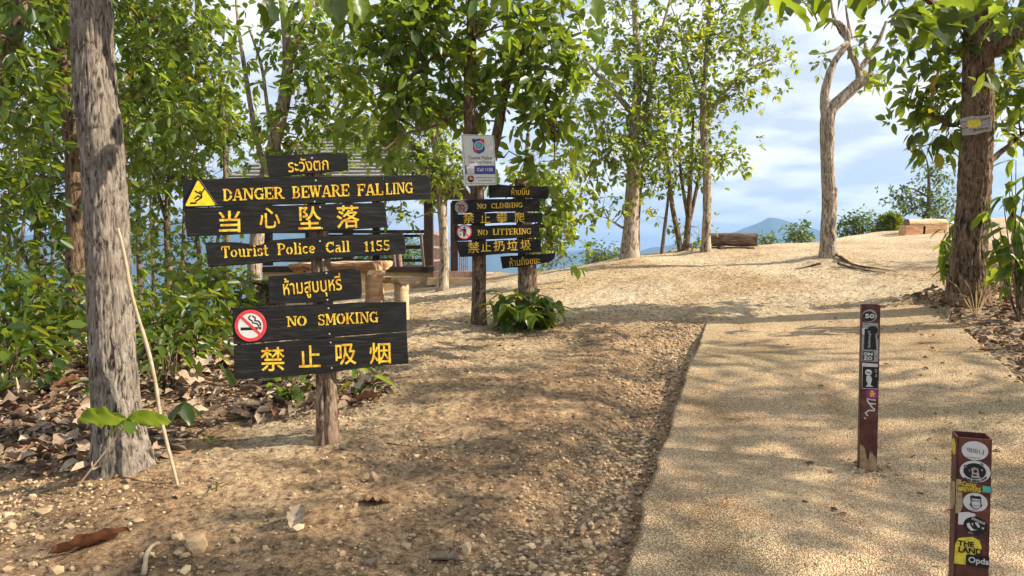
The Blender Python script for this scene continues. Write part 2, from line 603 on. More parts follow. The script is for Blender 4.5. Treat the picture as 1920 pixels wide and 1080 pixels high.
M['yellow_paint'] = worn_yellow()
M['unused_yellow'] = simple("yellow_letter_paint", [(0.33, (0.62, 0.25, 0.015)), (0.46, (0.75, 0.46, 0.02)), (0.60, (0.82, 0.62, 0.06))], scale=34, detail=5, rough=0.55, bs=0.1)
M['sign_yellow'] = paint("sign_yellow", (0.80, 0.58, 0.02), 0.4)
M['white'] = paint("white_sign", (0.62, 0.62, 0.60), 0.45, 0.06)
M['offwhite'] = paint("offwhite_sticker", (0.55, 0.54, 0.52), 0.45, 0.08, 40)
M['red'] = paint("sign_red", (0.62, 0.05, 0.06), 0.45, 0.2, 40)
M['black'] = paint("black_print", (0.012, 0.012, 0.013), 0.45)
M['navy'] = paint("navy_print", (0.055, 0.06, 0.26), 0.45)
M['teal'] = paint("teal_print", (0.08, 0.42, 0.36), 0.45)
M['orange'] = paint("orange_print", (0.75, 0.22, 0.05), 0.45)
M['grey_print'] = paint("grey_print", (0.16, 0.16, 0.17), 0.5)
M['silver'] = simple("aluminium_edge", [(0.3, (0.5, 0.5, 0.5)), (0.7, (0.62, 0.62, 0.61))], rough=0.45, metallic=0.6, bs=0)
M['post_wood'] = bark_mat("weathered_post_wood", (0.05, 0.034, 0.024), (0.17, 0.115, 0.08), (0.32, 0.235, 0.165), scale=20, bd=0.012, warm=(0.22, 0.14, 0.09))
M['orange_wood'] = simple("split_orange_wood", [(0.3, (0.36, 0.17, 0.08)), (0.5, (0.55, 0.31, 0.16)), (0.7, (0.70, 0.47, 0.29))], scale=8, stretch=(1, 1, 5), rough=0.8, bs=0.7, bd=0.01)
M['pale_wood'] = simple("pale_sawn_wood", [(0.3, (0.40, 0.27, 0.15)), (0.5, (0.58, 0.42, 0.25)), (0.7, (0.70, 0.55, 0.37))], scale=7, stretch=(1, 1, 4), rough=0.8, bs=0.5, bd=0.008)
M['log_dark'] = simple("weathered_dark_log", [(0.3, (0.07, 0.045, 0.035)), (0.5, (0.17, 0.115, 0.09)), (0.7, (0.30, 0.22, 0.17))], scale=7, stretch=(0.5, 4, 4), rough=0.85, bs=0.8, bd=0.02)
M['rail_wood'] = simple("dark_brown_stained_wood", [(0.3, (0.025, 0.014, 0.010)), (0.7, (0.06, 0.032, 0.022))], scale=8, rough=0.6, bs=0.2)
M['rail_red'] = simple("faded_red_rail", [(0.3, (0.20, 0.11, 0.095)), (0.7, (0.36, 0.25, 0.22))], scale=9, rough=0.7, bs=0.2)
M['plinth'] = simple("ochre_render", [(0.3, (0.38, 0.26, 0.14)), (0.7, (0.52, 0.38, 0.22))], scale=4, rough=0.85, bs=0.3)
M['shingle'] = simple("silvered_roof_slat", [(0.3, (0.12, 0.115, 0.105)), (0.6, (0.30, 0.29, 0.275)), (0.8, (0.46, 0.45, 0.42))], scale=5, rough=0.8, stretch=(1, 5, 5), bs=0.4)
M['bollard'] = simple("rusty_brown_bollard", [(0.30, (0.035, 0.012, 0.010)), (0.5, (0.085, 0.025, 0.018)), (0.64, (0.13, 0.045, 0.028)), (0.78, (0.24, 0.13, 0.075))], scale=16, detail=8, rough=0.55, bs=0.3, bd=0.003, spec=0.35)
M['mud'] = simple("dried_mud", [(0.3, (0.22, 0.13, 0.07)), (0.7, (0.42, 0.28, 0.16))], scale=25, rough=0.95, bs=0.8, bd=0.01)
M['termite'] = simple("termite_mound_clay", [(0.3, (0.26, 0.13, 0.07)), (0.5, (0.38, 0.21, 0.115)), (0.7, (0.50, 0.31, 0.18))], scale=6, detail=8, rough=0.95, bs=0.9, bd=0.04)
M['sticker_yellow'] = paint("faded_yellow_sticker", (0.60, 0.50, 0.05), 0.5, 0.25, 60)
M['sticker_brown'] = paint("brown_sticker", (0.14, 0.05, 0.02), 0.5)
M['purple'] = paint("purple_sticker", (0.28, 0.03, 0.14), 0.5)
M['beige'] = paint("peeled_beige_sticker", (0.34, 0.25, 0.14), 0.7, 0.3, 50)
M['sticker_grey'] = paint("worn_grey_sticker", (0.30, 0.28, 0.25), 0.6, 0.35, 60)
M['straw'] = simple("dry_straw", [(0.3, (0.42, 0.27, 0.12)), (0.7, (0.62, 0.46, 0.26))], scale=20, rough=0.8, bs=0)
M['stick'] = simple("bare_pale_stick", [(0.3, (0.33, 0.24, 0.15)), (0.7, (0.50, 0.40, 0.28))], scale=20, rough=0.8, bs=0.3)
M['hill'] = simple("forested_hill", [(0.35, (0.02, 0.045, 0.02)), (0.5, (0.035, 0.07, 0.03)), (0.65, (0.06, 0.10, 0.04))], scale=0.012, detail=12, rough=1.0, bs=1.0, bd=30, spec=0.0)

# ------------------------------------------------------------------ terrain
CP = [  # control points: x, y, z
    (0, 0, 0), (-3.5, -1, 0.0), (4, -1, 0.08), (0, -4, -0.35), (-6, 2, 0.05), (7, 2, 0.55),
    (-9, 6, 0.2), (12, 8, 1.5), (14, 2, 0.9), (12, -4, 0.1), (-12, -4, -0.6),
]
for px, py, Y in [(1822, 1480, 2.0), (1634, 886, 3.94), (1170, 1080, 2.9), (1325, 602, 7.7), (235, 892, 3.85), (612, 828, 4.34),
                  (0, 1080, 2.9), (600, 1080, 2.9), (898, 607, 7.7), (1815, 582, 7.3), (1920, 705, 5.3), (1555, 500, 11.5),
                  (1180, 492, 13), (1325, 470, 13.5), (1500, 457, 15), (1700, 440, 16.5), (1900, 418, 17), (1040, 507, 12.5),
                  (960, 524, 12.5), (800, 537, 16), (700, 570, 11), (770, 600, 8.5), (400, 645, 7.5), (100, 655, 7), (0, 650, 8.5),
                  (300, 625, 9), (1100, 560, 9.3), (1400, 545, 9.3), (1700, 520, 9.6), (1920, 480, 11), (1000, 750, 5), (300, 720, 5.6), (60, 760, 5.2)]:
    CP.append(tuple(at(px, py, Y)))
CP = np.array(CP)


def _tps_fit(C, lam=0.002):
    n = len(C)
    d = np.linalg.norm(C[:, None, :2] - C[None, :, :2], axis=2)
    K = np.where(d > 0, d * d * np.log(d + 1e-12), 0) + lam * np.eye(n)
    P = np.c_[np.ones(n), C[:, :2]]
    A = np.zeros((n + 3, n + 3))
    A[:n, :n] = K; A[:n, n:] = P; A[n:, :n] = P.T
    return np.linalg.solve(A, np.r_[C[:, 2], 0, 0, 0])


TW = _tps_fit(CP)


def tps(x, y):
    x = np.clip(x, -16, 18); y = np.clip(y, -8, 19)
    z = TW[len(CP)] + TW[len(CP) + 1] * x + TW[len(CP) + 2] * y
    for k in range(len(CP)):
        r2 = (x - CP[k, 0]) ** 2 + (y - CP[k, 1]) ** 2
        z = z + TW[k] * 0.5 * r2 * np.log(r2 + 1e-12)
    return z


CREST_X = [-30, -12, -7, -5, -3.6, -1, 0.2, 0.8, 2.1, 3.6, 5.9, 8.9, 14, 40]
CREST_Y = [6, 8.5, 9.8, 12.5, 20, 19.5, 15, 13.4, 13.9, 14.3, 15.8, 17.6, 20, 26]
PA, PB = at(1170, 1080, 2.9), at(1325, 602, 7.7)     # left edge of the path


def path_left(y):
    t = (y - PA[1]) / (PB[1] - PA[1])
    return PA[0] + (PB[0] - PA[0]) * t


P_END = PB[1]
P_W = 2.35


def hbase(x, y):
    z = tps(x, y)
    yc = np.interp(x, CREST_X, CREST_Y)
    d = np.maximum(0, y - yc)
    z = z - 0.42 * d * d / (1.5 + d)
    e = np.maximum(0, -x - 7)
    z = z - 0.35 * e * e / (2 + e)
    return z


def sstep(a, b, x):
    t = np.clip((x - a) / (b - a), 0, 1)
    return t * t * (3 - 2 * t)


def height(x, y, fine=True):
    x = np.asarray(x, float); y = np.asarray(y, float)
    z = hbase(x, y)
    pl = path_left(y)
    s = pl - x                                   # metres left of the slab
    far = sstep(P_END - 0.1, P_END - 1.6, y)
    wob = 0.06 * np.sin(y * 2.1) + 0.04 * np.sin(y * 5.3 + 1)
    g = np.where(s > 0, np.exp(-((s - 0.26 - wob) / 0.24) ** 2) * 0.10 * (0.75 + 0.5 * vnoise(np.stack([x * 2, y * 1.5, 0 * x], -1))) + 0.05 * np.exp(-(s / 0.09) ** 2), 0)
    under = sstep(0.0, 0.05, -s) * sstep(0, 0.05, pl + P_W - x) * 0.14 + 0.05 * np.exp(-(np.minimum(s, 0) / 0.12) ** 2) * (s <= 0)
    z = z - (g * far) - np.where((s <= 0), under, 0) * sstep(P_END + 0.02, P_END - 0.08, y)
    for (mx_, my_, h, r) in MOUNDS:
        z = z + h * np.exp(-((x - mx_) ** 2 + (y - my_) ** 2) / (r * r))
    if fine:
        P3 = np.stack([x, y, np.zeros_like(x)], -1)
        z = z + 0.035 * vnoise(P3 * 0.9) + 0.018 * vnoise(P3 * 2.3 + 5)
        near = sstep(16, 9, y)
        z = z + near * (0.012 * vnoise(P3 * 7) + 0.009 * vnoise(P3 * 18 + 3) + 0.009 * np.abs(vnoise(P3 * 33 + 9)))
    return z


t1 = at(232, 890, 3.85); fk = at(1555, 500, 11.5); rt = at(1815, 582, 7.3); s1 = at(612, 828, 4.34)
MOUNDS = [(t1[0] + 0.05, t1[1] - 0.1, 0.06, 0.45), (fk[0], fk[1], 0.16, 0.7), (rt[0] + 0.1, rt[1], 0.10, 0.7), (s1[0], s1[1] - 0.05, 0.05, 0.35),
          (at(1180, 492, 13)[0], 13, 0.1, 0.6)]


def H(x, y):
    return float(height(np.array([x]), np.array([y]))[0])


def gpt(px, py, lo=1.5, hi=30):
    """the point of the ground seen at that place of the photograph"""
    d = ray(px, py)
    Y = np.linspace(lo, hi, 500)
    P = np.array([0, 0, CAMZ]) + d[None, :] * (Y / d[1])[:, None]
    under = P[:, 2] <= height(P[:, 0], P[:, 1])
    k = int(np.argmax(under)) if under.any() else 499
    y = Y[k]
    p = np.array([0, 0, CAMZ]) + d * (y / d[1])
    p[2] = H(p[0], p[1])
    return p


def grow_axis(a, b, step, lo, hi, g=1.09):
    c = list(np.arange(a, b, step))
    s = step; v = c[-1]
    while v < hi:
        s *= g; v += s; c.append(min(v, hi))
    s = step; v = a; pre = []
    while v > lo:
        s *= g; v -= s; pre.append(max(v, lo))
    return np.array(pre[::-1] + c)


gx = grow_axis(-3.6, 4.6, 0.022, -120, 120, 1.07)
gy1 = list(np.arange(2.3, 6.0, 0.016)) + list(np.arange(6.0, 17.0, 0.045))
gy = np.array(sorted(set([-60, -30, -15, -8, -4, -2, -1, 0, 0.6, 1.1, 1.5, 1.8, 2.0, 2.15] + gy1 + list(17 + np.cumsum(0.06 * 1.09 ** np.arange(58))))))
gy = gy[gy < 130]
X, Yg = np.meshgrid(gx, gy)
Z = height(X, Yg)
nx, ny = len(gx), len(gy)
idx = np.arange(nx * ny).reshape(ny, nx)
Fq = np.stack([idx[:-1, :-1], idx[:-1, 1:], idx[1:, 1:], idx[1:, :-1]], -1).reshape(-1, 4)
# soil type: red earth in the gully and below the trees on the left and right, pale sand on the plateau
P3 = np.stack([X, Yg, 0 * X], -1)
s_ = path_left(Yg) - X
red = np.clip(np.exp(-((s_ - 0.55) / 0.95) ** 2) * sstep(8.6, 7.2, Yg) * 0.95, 0, 1) * (s_ > -0.1)
red = red + 0.75 * sstep(-1.0, -2.2, X + 0.25 * (Yg - 4)) * sstep(12, 9, Yg)
red = red + 0.6 * sstep(2.6, 3.6, X - 0.12 * Yg) * sstep(9, 6.5, Yg)
red = red + 0.38 * sstep(6.8, 5.2, Yg)
red = red + 0.55 * vnoise(P3 * 1.1 + 4) * 0.6 + 0.25 * vnoise(P3 * 3.3)
red = np.where((Yg > 8.5) & (X > 0), red * 0.45, red)
rdv = np.clip(red, 0, 1).ravel()
m = mesh_np("ground", np.stack([X, Yg, Z], -1).reshape(-1, 3), Fq, True, rdv)
kind(link("ground", m, M['soil']), 'structure')

# concrete path slab
ys = np.concatenate([np.arange(-3, 2.2, 0.2), np.arange(2.2, P_END, 0.03), [P_END]])
us = np.linspace(0, 1, 90)
jl = 0.02 * vnoise(np.stack([ys * 2.5, ys * 0 + 7, ys * 0], -1)) + 0.016 * vnoise(np.stack([ys * 6, ys * 0, ys * 0], -1)) + 0.006 * vnoise(np.stack([ys * 25, ys * 0 + 3, ys * 0], -1))
XL = path_left(ys) + jl
XX = XL[:, None] + us[None, :] * P_W
YY = np.repeat(ys[:, None], len(us), 1)
YY[-3:] += (0.03 * vnoise(np.stack([XX[-3:] * 5, XX[-3:] * 0, XX[-3:] * 0], -1)))
Pz = np.stack([XX, YY, XX * 0], -1)
ZZ = hbase(XX, YY) + 0.030 + 0.035 * vnoise(Pz * 0.9) + 0.006 * vnoise(Pz * 6) + 0.004 * vnoise(Pz * 22)
ZZ = ZZ - 0.028 * sstep(P_END - 1.2, P_END, YY)
top = np.stack([XX, YY, ZZ], -1)
n_r, n_c = XX.shape
Vt = top.reshape(-1, 3)
idx = np.arange(n_r * n_c).reshape(n_r, n_c)
Ft = np.stack([idx[:-1, :-1], idx[:-1, 1:], idx[1:, 1:], idx[1:, :-1]], -1).reshape(-1, 4)
ring = list(idx[:, 0][::-1]) + list(idx[0, 1:]) + list(idx[1:, -1]) + list(idx[-1, ::-1][1:])
ring = np.array(ring)
low = Vt[ring].copy()
low[:, 2] -= 0.16
low[:, 0] += np.where(low[:, 0] < path_left(low[:, 1]) + 0.3, 0.03, 0)
o0 = len(Vt)
Vall = np.r_[Vt, low]
kk = np.arange(len(ring) - 1)
Fs = np.stack([ring[kk], ring[kk + 1], o0 + kk + 1, o0 + kk], -1)[:, ::-1]
m = mesh_np("path", Vall, np.r_[Ft, Fs], True)
kind(link("path", m, M['concrete']), 'structure')


def slab_top(x, y):
    return float(hbase(np.array([x]), np.array([y]))[0]) + 0.03 + 0.035 * float(vnoise(np.array([[x, y, 0]]) * 0.9)[0])


# far valley and mountains (one terrain sheet) -------------------------------
def far_height(x, y):
    r = np.hypot(x, y)
    a = np.degrees(np.arctan2(x, y))             # bearing right of the view axis
    P = np.stack([x, y, 0 * x], -1)
    z = -150 + 45 * fbm(P * 0.0011, 4) + 14 * fbm(P * 0.006, 4)
    # long ridge: height by bearing
    top = np.interp(a, [-60, -36, -30, -24, -18, -12, -6, 0, 6, 10, 14.5, 16.8, 19.1, 21, 22.7, 25, 60], [95, 90, 88, 95, 92, 80, 50, 16, 8, 12, 20, 62, 128, 108, 88, 60, 50])
    rd = np.interp(a, [-60, -10, 0, 10, 19, 60], [2900, 3000, 3100, 3100, 2950, 3000])
    prof = np.exp(-((r - rd) / (rd * 0.16)) ** 2)
    z = z + (top + 150) * prof * (1 + 0.10 * fbm(P * 0.0022 + 3, 4))
    prof2 = np.exp(-((r - rd * 1.45) / (rd * 0.14)) ** 2)
    z = z + (top * 0.5 + 205) * prof2 * (0.8 + 0.25 * fbm(P * 0.0012 + 9, 4))
    z = np.where(r < 500, z - 0 * r, z)
    return z


rr = np.r_[60, 90 * 1.045 ** np.arange(105)]
rr = rr[rr < 5600]
aa = np.radians(np.r_[np.arange(-180, -50, 4), np.arange(-50, 50, 0.22), np.arange(50, 181, 4)])
RR, AA = np.meshgrid(rr, aa)
FX, FY = RR * np.sin(AA), RR * np.cos(AA)
FZ = far_height(FX, FY)
FZ = np.where(RR < 300, -110 - 40 * (RR / 300), FZ * sstep(250, 700, RR) + (-150) * (1 - sstep(250, 700, RR)))
idx = np.arange(RR.size).reshape(RR.shape)
Fq = np.stack([idx[:-1, :-1], idx[:-1, 1:], idx[1:, 1:], idx[1:, :-1]], -1).reshape(-1, 4)
o0 = RR.size
m = mesh_np("hills", np.stack([FX, FY, FZ], -1).reshape(-1, 3), Fq, True)
kind(link("hills", m, M['hill']), 'structure')

# air
ztop_ = max(float(FZ.max()), 30.0) + 8
hz = MB().box((0, 0, (ztop_ + float(FZ.min()) - 1) / 2), (11600, 11600, ztop_ - float(FZ.min()) + 1))
hm, hnt, hb, ho = mat("air")
hnt.nodes.remove(hb)
pv = hnt.nodes.new('ShaderNodeVolumePrincipled')
pv.inputs['Color'].default_value = (0.36, 0.60, 1.0, 1)
pv.inputs['Density'].default_value = 0.00036
pv.inputs['Anisotropy'].default_value = 0.2
hnt.links.new(pv.outputs[0], ho.inputs['Volume'])
kind(hz.build("haze", hm), 'stuff')

# ------------------------------------------------------------------ leaves
def leaf_mesh_data(P, D, size, aspect=0.42, droop=0.25, fold=0.18, rnd=None, up=None):
    """many six-point folded leaves; P base points, D directions, size lengths"""
    n = len(P)
    D = D / (np.linalg.norm(D, axis=1)[:, None] + 1e-9)
    U = np.array([0, 0, 1.0]) + 1.3 * RS.randn(n, 3) * 0.6 if up is None else up
    S = np.cross(D, U)
    S /= np.linalg.norm(S, axis=1)[:, None] + 1e-9
    Nn = np.cross(S, D)
    L = size[:, None]
    W = L * aspect * (0.8 + 0.4 * RS.rand(n, 1))
    dr = L * droop * (0.3 + RS.rand(n, 1)) * np.array([0, 0, -1.0])
    b = P
    l1 = P + D * L * 0.30 + S * W * 0.42 + Nn * L * fold * 0.5 + dr * 0.15
    l2 = P + D * L * 0.66 + S * W * 0.46 + Nn * L * fold * 0.4 + dr * 0.5
    t = P + D * L + dr
    r2 = P + D * L * 0.66 - S * W * 0.46 + Nn * L * fold * 0.4 + dr * 0.5
    r1 = P + D * L * 0.30 - S * W * 0.42 + Nn * L * fold * 0.5 + dr * 0.15
    V = np.stack([b, l1, l2, t, r2, r1], 1).reshape(-1, 3)
    o = np.arange(n)[:, None] * 6
    F1 = o + np.array([[0, 1, 2, 3]])
    F2 = o + np.array([[0, 3, 4, 5]])
    Fc = np.r_[F1, F2]
    rv = RS.rand(n) if rnd is None else rnd
    return V, Fc, np.repeat(rv, 6)


def px_blob(px, py, Y, rx, ry, n, dr=None):
    """n random points inside an ellipsoid whose outline is that of the photograph's foliage clump"""
    c = at(px, py, Y)
    s = Y / F
    g = RS.randn(n, 3)
    g /= np.linalg.norm(g, axis=1)[:, None]
    g *= (0.25 + 0.75 * RS.rand(n, 1) ** 0.5)
    dy_ = dr if dr is not None else min(rx, ry * 1.3) * s
    return c + g * np.array([rx * s, dy_, ry * s])


LEAVES_TOTAL = [0]


def tree(name, label, cat, base, limbs, blobs, Y, leafm, barkm, L=0.14, per=16, spread=0.2, group=None, rough=0.0, sides=10, lowest=0.35, lsides=5, droop=0.3, seg=None, lift=0.0, stem='trunk', crown='crown', aspect=0.52, twig=0.012, dens=0.9):
    """limbs: lists of (px, py, dY, width_px) from the root up; the first is the trunk. blobs: (px,py,rx,ry,n[,dY])"""
    t = thing(name, label, cat, base, group)
    nodes, nr = [], []
    V_all, F_all, off = [], [], 0
    for li, limb in enumerate(limbs):
        P = [at(a, b, Y + c) for a, b, c, w in limb]
        Rr = [w * (Y + c) / F / 2 for a, b, c, w in limb]
        if li == 0:
            P[0] = np.array([P[0][0], P[0][1], min(P[0][2], base[2])]) - np.array([0, 0, 0.12])
        ln = np.sum(np.linalg.norm(np.diff(np.array(P), axis=0), axis=1))
        n = max(8, int(ln / 0.16)) if rough == 0 else max(20, int(ln / 0.018))
        if li and rough: n = max(12, int(ln / 0.06))
        Q, r = resample(P, Rr, n)
        sd = sides if (rough == 0) else (128 if li == 0 else 24)
        V, Fq = tube(Q, r, sd, 0.12 if rough == 0 else 0)
        if rough:
            th = np.tile(np.linspace(0, 2 * math.pi, sd, endpoint=False), n)
            zz = np.repeat(np.cumsum(np.r_[0, np.linalg.norm(np.diff(Q, axis=0), axis=1)]), sd)
            rad = np.repeat(r, sd)
            cx = np.repeat(Q, sd, 0)
            nd = V - cx
            nd /= np.linalg.norm(nd, axis=1)[:, None] + 1e-9
            wr = 0.35 * fbm(np.stack([np.cos(th) * 3, np.sin(th) * 3, zz * 2.2], -1), 3)
            q = np.stack([np.cos(th + wr) * 7, np.sin(th + wr) * 7, zz * 7.0], -1)
            f1 = fbm(q, 3)
            fis = -np.exp(-(f1 / 0.16) ** 2)                # narrow fissures
            q2 = np.stack([np.cos(th) * 12, np.sin(th) * 12, zz * 9], -1)
            pl = fbm(q2, 3)
            lump = fbm(np.stack([np.cos(th) * 1.2, np.sin(th) * 1.2, zz * 0.9], -1), 2)
            dsp = rough * (1.1 * fis + 0.5 * pl) + 0.05 * rad * lump
            # root flare
            flare = np.exp(-zz / 0.16) if li == 0 else 0
            dsp = dsp + flare * rad * (0.25 + 0.35 * vnoise(np.stack([np.cos(th) * 1.6 + 4, np.sin(th) * 1.6, zz * 0.4], -1)))
            V = V + nd * dsp[:, None]
        V_all.append(V); F_all.append(Fq + off); off += len(V)
        k0 = int(len(Q) * (lowest if li == 0 else 0.1))
        for j in range(k0, len(Q), max(1, len(Q) // 30)):
            nodes.append(Q[j]); nr.append(r[j])
    loc = np.array(base)
    Vt = np.concatenate(V_all) - loc
    m = mesh_np(stem, Vt, np.concatenate(F_all), True)
    link(stem, m, barkm, t)
    pts = []
    for bl in blobs:
        px, py, rx, ry, n = bl[:5]
        dY = bl[5] if len(bl) > 5 else 0
        pts.append(px_blob(px, py, Y + dY, rx, ry, int(n * dens)))
    if pts:
        C = np.concatenate(pts)
        nodes = [np.array(q) for q in nodes]
        order = np.argsort([min(np.linalg.norm(c - q) for q in nodes) for c in C])
        BV, BF, bo = [], [], 0
        NA = np.array(nodes); NR = np.array(nr)
        for k in order:
            c = C[k]
            d = np.linalg.norm(NA - c, axis=1) + 0.6 * np.maximum(0, NA[:, 2] - c[2]) + 0.25 * (NR < 0.01)
            j = int(np.argmin(d))
            a = NA[j]
            dist = np.linalg.norm(c - a)
            mid1 = a + (c - a) * 0.35 + RS.randn(3) * 0.07 * dist + np.array([0, 0, -0.03 * dist])
            mid2 = a + (c - a) * 0.7 + RS.randn(3) * 0.07 * dist + np.array([0, 0, 0.05 * dist])
            r0 = min(NR[j] * 0.6, 0.008 + twig * dist)
            V, Fq = tube([a, mid1, mid2, c], [r0, r0 * 0.75, r0 * 0.5, 0.003], lsides)
            BV.append(V); BF.append(Fq + bo); bo += len(V)
            NA = np.r_[NA, [mid1, mid2, c]]
            NR = np.r_[NR, [r0 * 0.75, r0 * 0.5, 0.004]]
        m = mesh_np("branches", np.concatenate(BV) - loc, np.concatenate(BF), True)
        kind(link("branches", m, barkm, t), "stuff")
        K = 4                                    # sprays of leaves round each twig end
        pk = max(3, int(per * 1.7 / K))
        per_ = K * pk
        G = np.repeat(C, K, 0) + RS.randn(len(C) * K, 3) * spread * np.array([1.1, 1.1, 0.8])
        TV, TF, to = [], [], 0
        c3 = np.repeat(C, K, 0)
        tri_ = np.array([[1, 0, 0], [-.5, .87, 0], [-.5, -.87, 0]]) * .0028
        TVa = np.concatenate([c3[:, None] + tri_, G[:, None] + tri_ * .6], 1).reshape(-1, 3)
        io = np.arange(len(G))[:, None] * 6
        TFa = np.concatenate([io + np.array([[a_, (a_ + 1) % 3, 3 + (a_ + 1) % 3, 3 + a_]]) for a_ in range(3)])
        kind(link("twigs", mesh_np("twigs", TVa - loc, TFa, True), barkm, t), 'stuff')
        n = len(C) * per_
        CC = np.repeat(G, pk, 0)
        off_ = RS.randn(n, 3)
        off_ /= np.linalg.norm(off_, axis=1)[:, None]
        axis = np.repeat((G - c3) / (np.linalg.norm(G - c3, axis=1)[:, None] + 1e-6), pk, 0)
        cen = C.mean(0)
        Dd = off_ + 0.75 * axis + np.array([0, 0, -0.12])
        off_ = off_ * L * .12
        sz = L * 0.80 * (0.40 + 0.85 * RS.rand(n))
        per = per_
        # leaves of one cluster share tone
        rv = np.clip(np.repeat(RS.rand(len(C)), per) * 0.5 + RS.rand(n) * 0.5 + (RS.rand(n) > 0.985) * 0.5 - 0.02, 0, 1)
        V, Fc, rv = leaf_mesh_data(CC + off_, Dd, sz, aspect=aspect, droop=droop, rnd=rv)
        LEAVES_TOTAL[0] += n
        m = mesh_np(crown, V - loc, Fc, True, rv)
        kind(link(crown, m, leafm, t), 'stuff')
    return t


def base_at(px, py, Y):
    p = at(px, py, Y)
    p[2] = H(p[0], p[1])
    return p


# big grey trunk beside the signs -------------------------------------------------
b = base_at(232, 890, 3.85)
T1 = tree("tree", "thick grey tree trunk with fissured bark and a bare stick leaning on it", "tree", b,
          [[(238, 905, 0, 134), (232, 876, 0, 106), (221, 800, 0, 84), (214, 700, 0, 82), (206, 560, 0, 80), (202, 450, 0, 77), (195, 330, 0, 74), (190, 250, 0, 75), (183, 215, 0, 80), (179, 180, 0, 73), (173, 60, 0, 69), (169, -40, 0, 68), (160, -260, 0, 64), (150, -560, 0, 58), (150, -900, 0, 48), (170, -1250, 0, 30)],
           [(153, -420, 0, 36), (330, -620, -0.1, 28), (560, -700, -0.2, 20), (760, -760, -.2, 12)],
           [(153, -600, 0, 34), (40, -800, 0.4, 26), (-160, -950, 0.7, 16)]],
          [(560, -560, 330, 150, 60, -0.3), (170, -1150, 420, 260, 90), (-150, -820, 260, 200, 40, 0.6)],
          3.85, M['leaf'], M['bark_grey'], L=0.20, per=12, spread=0.22, rough=0.007)

